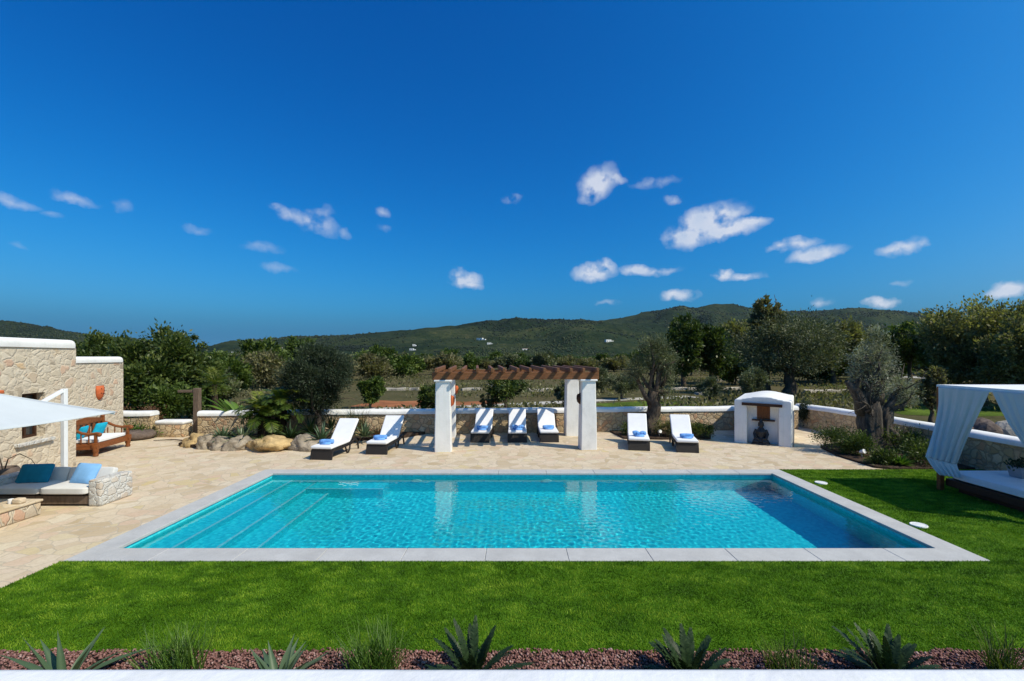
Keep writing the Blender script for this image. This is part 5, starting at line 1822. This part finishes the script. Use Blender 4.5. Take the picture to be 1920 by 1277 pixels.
fastmesh('crown', V, F, M['lf_silver'], r_, np.repeat(tone, 4))

# shrubs
def shrub(name, label, cat, loc, r, mat, seed, n=80, per=40, leaf=.07, aspect=.35, group=None):
    g = np.random.default_rng(seed)
    P, tone, D = crown(lobes((0, 0, r[2] * .75), r, 7, g, (.4, .6)), n, per, .3 * max(r), g, .35)
    P[:, 2] = np.maximum(P[:, 2], .01)
    V, F = leaf_quads(P, leaf, aspect, g, .3, D)
    o = fastmesh(name, V, F, M[mat], None, np.repeat(tone, 4))
    o.location = loc
    tag(o, label, cat, group)
SG = 'low shrubs in the beds'
for k, (px, py, r, mt, lab) in enumerate((
        (1575, 846, (.75, .5, .40), 'lf_dark', 'wide dark low shrub left of the ancient olive trunk'), (1606, 852, (.5, .4, .36), 'lf_green', 'green low shrub touching the ancient olive trunk on its left'),
        (1660, 868, (.5, .35, .22), 'lf_dark', 'flat dark ground cover in front of the ancient olive trunk'), (1722, 868, (.6, .5, .42), 'lf_dark', 'dark bushy shrub right of the pale agave under the ancient olive'),
        (1735, 845, (.7, .5, .45), 'lf_green', 'green shrub against the side wall behind the curtain'), (1690, 846, (.7, .5, .42), 'lf_dark', 'dark shrub against the side wall behind the pale agave'),
        (1178, 816, (.5, .4, .36), 'lf_dark', 'dark small shrub left of the gnarled olive trunk'), (1250, 818, (.45, .4, .38), 'lf_brown', 'dry brownish shrub right of the gnarled olive trunk'),
        (1316, 822, (.45, .4, .34), 'lf_dark', 'dark small shrub right of the lounger nearest the shrine'), (1508, 800, (.22, .2, .6), 'lf_fine', 'narrow upright shrub behind the right side of the shrine'),
        (1278, 815, (.4, .3, .25), 'lf_green', 'small green shrub behind the lounger nearest the shrine'))):
    x, y, _ = G(px, py, .05)
    shrub('low_shrub', lab, 'shrub', (x, y, .05), r, mt, 60 + k, group=SG)
rosette('agave', 'bright pale green agave in front of the ancient olive', 'agave', apos(1690, 872, .05), 44, .34, .085, 'lf_bright', 90, (.15, 1.4), (.0, .4), None, tone=(.35, .8))
shrub('rusty_shrub', 'rusty red brown shrub by the low wall end next to the house', 'shrub', (-14.9, 18.6, 0), (.8, .5, .55), 'lf_red', 91, 90, 36, .09, .4)
shrub('low_shrub', 'bright green ground cover below the rusty shrub near the house', 'shrub', (-13.9, 17.35, 0.05), (.8, .25, .25), 'lf_bright', 92, 70, 30, .08, .4, SG)

# big dark carob mass on the left, each tree on its own
CG = 'dark carob trees left behind the wall'
def carob(px, ptop, y, hw, label, seed, mat='lf_dark', nl=16, clump=560, leaf=.17):
    g = np.random.default_rng(seed)
    x = (px - CX) / FOC * y
    H = EYE - (ptop - HY) / FOC * y + .1
    rx = hw / FOC * y
    rz = H * .47
    return make_tree('carob_tree', label, 'tree', (x, y, -.12), lobes((0, 0, H - rz * 1.02), (rx, rx * .9, rz), nl, g, (.30, .48), .72), mat, clump, 44, rx * .17, leaf, .5, H * .38, .16, seed + 1, 'bark', 8, CG, up=.25, shell=.5)
carob(298, 622, 22.5, 76, 'largest dark carob tree left of the wooden post', 100)
carob(205, 628, 25, 60, 'dark carob tree rising just behind the lower house roof', 103)
carob(372, 668, 23, 46, 'dark carob tree behind the wooden post', 106, nl=12, clump=360)
carob(262, 690, 20.3, 48, 'low dark carob beside the house corner', 109, 'lf_dark', 10, 320)
carob(150, 640, 30, 50, 'dark carob tree half hidden by the house roof', 112, nl=10, clump=260)
carob(325, 706, 20.4, 46, 'low bright carob bush in front of the largest carob', 115, 'lf_green', 10, 340, .15)
# feathery tops
for i, (px, ptop, y, lab) in enumerate(((305, 610, 23.0, 'thin leafy shoot standing above the largest carob'), (355, 622, 23.4, 'thin leafy shoot above the right side of the carobs'))):
    g = np.random.default_rng(130 + i)
    x = (px - CX) / FOC * y; H = EYE - (ptop - HY) / FOC * y + .1
    bl = [((g.normal(0, .28), g.normal(0, .2), H - .25 - k * .22), (.16, .16, .12)) for k in range(7)]
    make_tree('leafy_shoot', lab, 'tree', (x, y, -.12), bl, 'lf_dark', 40, 34, .15, .12, .5, H * .8, .035, 131 + i, 'bark', 6, None)

# garden and field trees
def ftree(px, ptop, y, hw, mat, label, seed, cat='tree', name='field_tree', group='trees in the fields', leaf=.26, nl=12, clump=300, per=36, trunk=.4, tr=None, bark='bark', tall=.42, asp=.5, shell=.45, limbs=7):
    g = np.random.default_rng(seed)
    x = (px - CX) / FOC * y
    H = EYE - (ptop - HY) / FOC * y + .12
    rx = hw / FOC * y
    rz = H * tall
    return make_tree(name, label, cat, (x, y, -.12), lobes((0, 0, H - rz), (rx, rx * .9, rz), nl, g, (.30, .50), .70), mat, clump, per, rx * .17, leaf, asp, H * trunk, tr or max(.1, H * .035), seed + 1, bark, limbs, group, up=.25, shell=shell)
ftree(1480, 598, 37, 98, 'lf_olive', 'big grey green olive with thick trunk behind the shrine', 200, 'olive tree', 'field_olive', leaf=.22, nl=24, clump=760, tr=.50, asp=.3, tall=.37, trunk=.42)
ftree(1437, 560, 38, 30, 'lf_brown', 'tall brownish crown rising above the big olive', 203, 'tree', leaf=.22, nl=8, clump=200, tall=.24, trunk=.62, tr=.25)
ftree(1282, 590, 46, 36, 'lf_dark', 'tall dark green tree left of the twin, right of the gnarled olive', 206, leaf=.3, nl=14, clump=420, tall=.44)
ftree(1334, 596, 47, 38, 'lf_dark', 'tall dark green tree right of its twin, before the big olive', 209, leaf=.3, nl=14, clump=420, tall=.44)
ftree(1392, 602, 52, 52, 'lf_right', 'greyish brown tree between the dark twin trees and the big olive', 212, leaf=.32, nl=14, clump=420)
ftree(1562, 596, 50, 66, 'lf_right', 'wide brownish tree right of the big olive', 215, leaf=.32, nl=16, clump=520)
ftree(1620, 628, 58, 50, 'lf_olive', 'grey olive tree behind the silvery crown of the ancient olive', 218, leaf=.32, nl=14, clump=420)
ftree(1706, 604, 50, 42, 'lf_dark', 'dark green tree on two thin trunks behind the side wall', 221, leaf=.3, nl=14, clump=420, trunk=.5, tall=.36)
ftree(1752, 604, 47, 34, 'lf_green', 'green tree next to the tree with two thin trunks', 224, leaf=.3, nl=12, clump=330, trunk=.48, tall=.38)
ftree(1838, 556, 31, 84, 'lf_right', 'huge dark brownish tree above the canopy bed', 227, leaf=.22, nl=20, clump=760, tr=.35, tall=.45)
ftree(1915, 566, 27, 62, 'lf_right', 'dark leafy tree at the right picture edge', 230, leaf=.2, nl=16, clump=520, tall=.46)
ftree(1800, 610, 36, 44, 'lf_green', 'green tree behind the huge brownish one on the right', 233, leaf=.24, nl=12, clump=380, tall=.44)
ftree(1990, 560, 28, 80, 'lf_olive', 'dark tree cut off by the right picture edge', 236, leaf=.22, nl=14, clump=420, tall=.46)
ftree(1745, 690, 22, 26, 'lf_brown', 'small bare brown bush left of the bed post', 239, 'bush', 'field_bush', leaf=.14, nl=8, clump=160, tall=.42)
ftree(1408, 692, 30, 34, 'lf_olive', 'pale olive sapling left of the big olive trunk', 242, 'olive tree', 'olive_sapling', leaf=.15, nl=10, clump=220, asp=.3)
ftree(1330, 708, 31, 26, 'lf_olive', 'pale olive sapling in front of the dark twin trees', 245, 'olive tree', 'olive_sapling', leaf=.14, nl=8, clump=150, asp=.3, shell=.3)
ftree(1165, 700, 34, 32, 'lf_olive', 'pale olive sapling just left of the gnarled olive', 248, 'olive tree', 'olive_sapling', leaf=.16, nl=10, clump=220, asp=.3)
ftree(1128, 690, 40, 26, 'lf_olive', 'grey olive sapling right of the pergola roof', 251, 'olive tree', 'olive_sapling', leaf=.18, nl=8, clump=180, asp=.3)
ftree(1692, 716, 27, 34, 'lf_silver', 'pale spreading olive sapling beyond the side wall', 254, 'olive tree', 'olive_sapling', leaf=.13, nl=9, clump=170, asp=.3, shell=.3)
ftree(948, 704, 22.5, 42, 'lf_dark', 'small dark citrus tree seen through the middle of the pergola', 257, 'tree', 'citrus_tree', leaf=.13, nl=9, clump=150, tall=.30, trunk=.55, tr=.10, shell=.35)
ftree(1058, 716, 24, 20, 'lf_olive', 'thin young tree seen beside the right pergola columns', 260, 'tree', 'young_tree', leaf=.13, nl=6, clump=70, tall=.34, trunk=.5, tr=.06, shell=.3)
ftree(802, 712, 21, 25, 'lf_dark', 'round dark citrus bush left of the front left pergola column', 263, 'bush', 'citrus_bush', leaf=.12, nl=9, clump=190, tall=.40)
ftree(920, 724, 23, 22, 'lf_brown', 'bare thin sapling left of the middle citrus tree', 266, 'tree', 'young_tree', leaf=.10, nl=6, clump=40, tall=.36, trunk=.5, tr=.05, shell=.3)
ftree(430, 676, 30, 42, 'lf_green', 'green bush behind the banana plant', 269, 'bush', 'field_bush', leaf=.2, nl=12, clump=300)
ftree(500, 668, 44, 58, 'lf_brown', 'wide brownish scrub tree behind the palm cluster', 272, leaf=.3, nl=14, clump=400)
ftree(560, 690, 34, 40, 'lf_brown', 'brown bush between palm cluster and rounded dark tree', 275, 'bush', 'field_bush', leaf=.22, nl=12, clump=280)
ftree(412, 690, 26, 34, 'lf_olive', 'grey green bush right of the wooden post', 278, 'bush', 'field_bush', leaf=.18, nl=10, clump=240)
ftree(585, 664, 60, 44, 'lf_green', 'green tree left of the rounded dark tree', 281, leaf=.36, nl=12, clump=320)
ftree(694, 706, 28, 26, 'lf_green', 'bright green bush peeking out right of the rounded dark tree', 284, 'bush', 'field_bush', leaf=.16, nl=9, clump=200)
ftree(700, 668, 62, 42, 'lf_brown', 'brownish tree right behind the rounded dark tree', 287, leaf=.36, nl=12, clump=320)
ftree(752, 672, 70, 44, 'lf_green', 'green tree left above the pergola roof', 290, leaf=.4, nl=12, clump=320)
# mid-distance belt: copies of six trees
gb2 = np.random.default_rng(300)
protos = []
for i, (mt, leaf) in enumerate((('lf_green', .42), ('lf_dark', .42), ('lf_brown', .42), ('lf_olive', .40), ('lf_green', .46), ('lf_brown', .42))):
    H, rx = (4.6, 3.2, 3.6, 3.4, 5.6, 3.0)[i], (2.9, 2.4, 2.8, 2.3, 2.8, 2.4)[i]
    g = np.random.default_rng(310 + i)
    protos.append(make_tree('belt_tree', 'small bushy tree in the green belt between fields and hills', 'tree', (0, 0, 0), lobes((0, 0, H * .55), (rx, rx * .9, H * .46), 10, g, (.32, .5), .68),
                            mt, 190, 30, rx * .2, leaf, .55, H * .3, .16, 320 + i, 'bark', 5, 'bushy trees in the green belt', up=.25))
used = set()
k = 0
for row, (yy, n_) in enumerate(((50, 10), (62, 16), (78, 30), (98, 40), (122, 46))):
    for j in range(n_):
        px = 385 + (1930 - 385) * (j + gb2.uniform(.1, .9)) / n_
        if (row <= 1 and 640 < px < 1260) or (row == 2 and 860 < px < 1200):
            continue
        y = yy * gb2.uniform(.9, 1.12)
        q = int(gb2.integers(0, 6))
        o = protos[q] if q not in used else copy_tree(protos[q])
        used.add(q)
        s = gb2.uniform(.75, 1.2)
        o.location = ((px - CX) / FOC * y, y, -.15)
        o.rotation_euler = (0, 0, gb2.uniform(0, 6.28))
        o.scale = (s, s, s * gb2.uniform(.85, 1.1))
        k += 1

# rough grass and scrub on the fields (uncountable)
gs = np.random.default_rng(400)
n = 5200
y = 21 + 75 * gs.random(n) ** 1.6
x = gs.uniform(-.66, 1.0, n) * y
den = fbm(x / 6, y / 4, 55, 4)
ok = (gs.random(n) < np.clip(.35 + den * 2.2, 0, 1)) & ~((x > 12.0) & (y < 22)) & ~((x > 17) & (y > 20) & (y < 27.5))
def near(pts, d):
    r = np.zeros(len(x), bool)
    for (a, b) in zip(pts[:-1], pts[1:]):
        a = np.array(a); b = np.array(b)
        t = np.clip(((x - a[0]) * (b - a)[0] + (y - a[1]) * (b - a)[1]) / ((b - a) ** 2).sum(), 0, 1)
        r |= np.hypot(x - a[0] - t * (b - a)[0], y - a[1] - t * (b - a)[1]) < d
    return r
ok &= ~near([G(p, q, GZ)[:2] for p, q in ((690, 768), (800, 766), (900, 762), (1000, 757), (1100, 752), (1200, 748), (1300, 744))], 2.0)
ok &= ~(near([G(p, q, GZ)[:2] for p, q in ((680, 757), (800, 757), (940, 756))], 2.2) & (gs.random(n) < .8))
x, y = x[ok], y[ok]
Pn, Tn = [], []
for a, b in zip(x, y):
    k = 14
    r = gs.uniform(.25, .6) * (1 + b / 60)
    q = gs.normal(size=(k, 3)) * np.array([r, r, .10]) + np.array([a, b, GZ + .14 + .1 * r])
    q[:, 2] = np.maximum(q[:, 2], GZ + .03)
    Pn.append(q); Tn.append(np.clip(gs.normal(.45, .2) + gs.normal(0, .15, k), 0, 1))
Pn = np.concatenate(Pn); Tn = np.concatenate(Tn)
V, F = leaf_quads(Pn, .30, .4, gs, .9)
o = fastmesh('field_scrub', V, F, M['lf_brown'], None, np.repeat(Tn, 4))
kind(o, 'stuff'); o['label'] = 'rough dry grass and low scrub on the fields beyond the wall'; o['category'] = 'scrub'

# thin air between here and the hills
m = MB(); m.box((8400, 4400, 276), (0, 1950, 136.5))
T = NT('thin_air')
vol = T.n('ShaderNodeVolumePrincipled', Color=(0.62, 0.80, 1.0, 1), Density=HAZE, Anisotropy=0.2)
T.t.links.new(vol.outputs[0], T.out.inputs['Volume'])
hzo = obj('haze', m, T.m)
kind(hzo, 'stuff'); hzo['label'] = 'thin bluish haze in front of the far hills'; hzo['category'] = 'haze'
# ================================================================ LIGHT, SKY, CAMERA
SUN_EL = R(48)
SUN_AZ = R(116)          # towards +X and a little towards the camera
to_sun = Vector((math.sin(SUN_AZ) * math.cos(SUN_EL), math.cos(SUN_AZ) * math.cos(SUN_EL), math.sin(SUN_EL)))
sl = bpy.data.lights.new('sun', 'SUN')
sl.energy = 4.5
sl.angle = R(0.5)
sl.color = (1.0, 0.92, 0.755)
so = bpy.data.objects.new('sun', sl)
so.rotation_euler = to_sun.to_track_quat('Z', 'Y').to_euler()
so.location = (20, -10, 30)
COL.objects.link(so)
sl.cycles.is_caustics_light = True
water.cycles.is_caustics_caster = True
for o in bpy.data.objects:
    if o.name.startswith(('pool_basin', 'pool_step_edge', 'pool_inlet')):
        o.cycles.is_caustics_receiver = True

w = bpy.data.worlds.new('World')
scene.world = w
w.use_nodes = True
nt = w.node_tree
nt.nodes.clear()
T = NT.__new__(NT)
T.t = nt
T.m = w
out = nt.nodes.new('ShaderNodeOutputWorld')
sky = nt.nodes.new('ShaderNodeTexSky')
sky.sky_type = 'NISHITA'
sky.sun_disc = False
sky.sun_elevation = SUN_EL
sky.sun_rotation = SUN_AZ
sky.altitude = 0
sky.air_density = 1.0
sky.dust_density = 3.0
sky.ozone_density = 6.0
# the photograph's deep, polarised blue: a contrast curve per channel on the sky
sepc = T.n('ShaderNodeSeparateColor', Color=sky.outputs[0])
chan = []
for i, (g_, k_, top) in enumerate(((3.70, 17.0, 3.0), (1.42, 1.68, 6.0), (1.0, 1.54, 8.6))):
    q = T.math('POWER', T.math('MULTIPLY', sepc.outputs[i], 0.1), g_)
    chan.append(T.math('MINIMUM', T.math('MULTIPLY', q, 10 * k_), top))
skyc = T.n('ShaderNodeCombineColor', Red=chan[0], Green=chan[1], Blue=chan[2]).outputs[0]
tc0 = nt.nodes.new('ShaderNodeTexCoord')
hz = T.n('ShaderNodeSeparateXYZ', Vector=tc0.outputs['Generated']).outputs[2]
skyc = T.mix(T.ramp(hz, [(0.0, 0.9), (0.10, 0.0)], 'EASE'), skyc, (0.75, 2.6, 4.9))

tc = nt.nodes.new('ShaderNodeTexCoord')
sep = T.n('ShaderNodeSeparateXYZ', Vector=tc.outputs['Generated'])
az = T.math('ARCTAN2', sep.outputs[0], sep.outputs[1])
el = T.math('ARCSINE', sep.outputs[2])
azel = T.n('ShaderNodeCombineXYZ', X=az, Y=el)
n1 = T.n('ShaderNodeTexNoise', Vector=azel.outputs[0], Scale=26.0, Detail=7, Roughness=0.56)
n2 = T.n('ShaderNodeTexNoise', Vector=azel.outputs[0], Scale=13.0, Detail=3, Roughness=0.5)
warp = T.n('ShaderNodeVectorMath', _operation='SUBTRACT', i0=n1.outputs[1], i1=(.5, .5, .5))
warp2 = T.n('ShaderNodeVectorMath', _operation='SCALE', Vector=warp.outputs[0])
warp2.inputs['Scale'].default_value = 0.034
pv = T.n('ShaderNodeVectorMath', _operation='ADD', i0=azel.outputs[0], i1=warp2.outputs[0]).outputs[0]
CLOUDS = [  # px, py, half width, half height, tilt(deg), strength
    (1122, 344, 34, 24, 22, .85), (1150, 336, 22, 9, -10, .6), (1105, 365, 20, 10, 30, .5), (1228, 341, 40, 8, 3, .28), (1262, 374, 15, 8, 0, .38),
    (1320, 420, 64, 26, 20, 1.0), (1290, 440, 40, 22, 8, .95), (1365, 432, 58, 14, 16, .95), (1413, 415, 30, 9, 0, .8), (1360, 404, 40, 12, 14, .9),
    (1117, 510, 36, 16, 6, .95), (1135, 503, 20, 14, 0, .9), (1198, 507, 30, 10, -6, .85), (1235, 508, 36, 7, 3, .5), (1356, 514, 20, 9, 0, .85), (1395, 518, 36, 6, 0, .5),
    (1274, 553, 34, 8, 3, .7), (1532, 475, 48, 12, 6, .85), (1500, 457, 36, 10, 5, .6), (1458, 461, 22, 7, 10, .5), (1690, 463, 38, 12, 8, .75), (1725, 458, 20, 6, 0, .4),
    (1652, 566, 34, 8, 2, .75), (1893, 541, 44, 14, 4, .85), (1543, 566, 16, 8, 0, .4), (872, 524, 28, 14, -6, .9), (880, 533, 24, 8, -10, .7), (959, 373, 16, 7, 4, .4),
    (575, 412, 40, 14, -14, .6), (600, 424, 32, 16, -8, .55), (540, 403, 24, 12, -10, .6), (520, 388, 16, 6, 0, .4), (648, 437, 12, 7, 0, .35), (598, 396, 24, 8, 0, .3), (612, 400, 10, 14, 0, .25),
    (719, 400, 14, 8, 0, .45), (492, 466, 34, 9, 0, .3), (522, 503, 30, 7, -8, .25), (370, 433, 22, 7, 0, .28), (138, 375, 38, 9, -16, .5), (30, 380, 44, 9, -6, .45),
    (228, 388, 20, 13, -30, .3), (98, 403, 18, 7, 0, .25), (1140, 568, 20, 4, 0, .25), (722, 428, 14, 5, 0, .18), (30, 462, 20, 5, 0, .18), (1690, 532, 18, 5, 0, .2)]
acc = None
for (px, py, hw, hh_, tilt, st) in CLOUDS:
    dx, dz = (px - CX) / FOC, -(py - HY) / FOC
    a0 = math.atan2(dx, 1.0)
    e0 = math.asin(dz / math.sqrt(1 + dx * dx + dz * dz))
    rr = math.sqrt(1 + dx * dx)
    ra = hw / FOC / (1 + dx * dx) * 1.25
    re = hh_ / FOC / rr * 1.25
    sb = T.n('ShaderNodeVectorMath', _operation='SUBTRACT', i0=pv, i1=(a0, e0, 0)).outputs[0]
    if tilt:
        sb = T.n('ShaderNodeVectorRotate', _rotation_type='Z_AXIS', Vector=sb, Angle=-R(tilt) * (re / ra * 1.0 + .35)).outputs[0]
    sc_ = T.n('ShaderNodeVectorMath', _operation='MULTIPLY', i0=sb, i1=(1 / ra, 1 / re, 0)).outputs[0]
    ln = T.n('ShaderNodeVectorMath', _operation='LENGTH', i0=sc_).outputs['Value']
    st *= 1.0 if px > 820 else .72
    k = T.math('MULTIPLY', T.math('SUBTRACT', 1.08, ln), st * 1.05)
    k = T.math('MINIMUM', T.math('MAXIMUM', k, 0.0), st)
    acc = k if acc is None else T.math('MAXIMUM', acc, k)
fl = T.math('ADD', T.math('MULTIPLY', n1.outputs[0], 1.3), T.math('MULTIPLY', n2.outputs[0], .5))
dens = T.math('MULTIPLY', acc, T.ramp(fl, [(0.56, 0.0), (1.06, 1.0)], 'EASE'))
dens = T.math('MINIMUM', T.math('MULTIPLY', dens, 1.5), 0.88)
CLOUD = (6.4, 7.0, 8.3)
n3 = T.n('ShaderNodeTexNoise', Vector=pv, Scale=22.0, Detail=4, Roughness=0.55)
cl_col = T.mix(T.ramp(n3.outputs[0], [(0.35, 0.0), (0.65, 1.0)]), (5.7, 6.6, 8.1), (7.2, 7.6, 8.6))
skyc = T.mix(dens, skyc, cl_col)
bg = T.n('ShaderNodeBackground', Color=skyc, Strength=0.10)
nt.links.new(bg.outputs[0], out.inputs[0])

cam = bpy.data.cameras.new('camera')
cam.sensor_fit = 'HORIZONTAL'
cam.sensor_width = 36.0
cam.lens = 36.0 * FOC / 1920.0
cam.shift_x = -(CX - 960.0) / 1920.0
cam.shift_y = (HY - 638.5) / 1920.0
cam.clip_start = 0.05
cam.clip_end = 14000
co = bpy.data.objects.new('camera', cam)
co.location = (0, 0, EYE)
co.rotation_euler = (R(90), 0, 0)
COL.objects.link(co)
scene.camera = co
scene.view_settings.view_transform = 'Standard'
scene.view_settings.look = 'None'
scene.view_settings.exposure = 0.0
scene.view_settings.gamma = 1.0
scene.cycles.max_bounces = 10
scene.cycles.transparent_max_bounces = 12
scene.cycles.caustics_refractive = True
scene.cycles.caustics_reflective = False
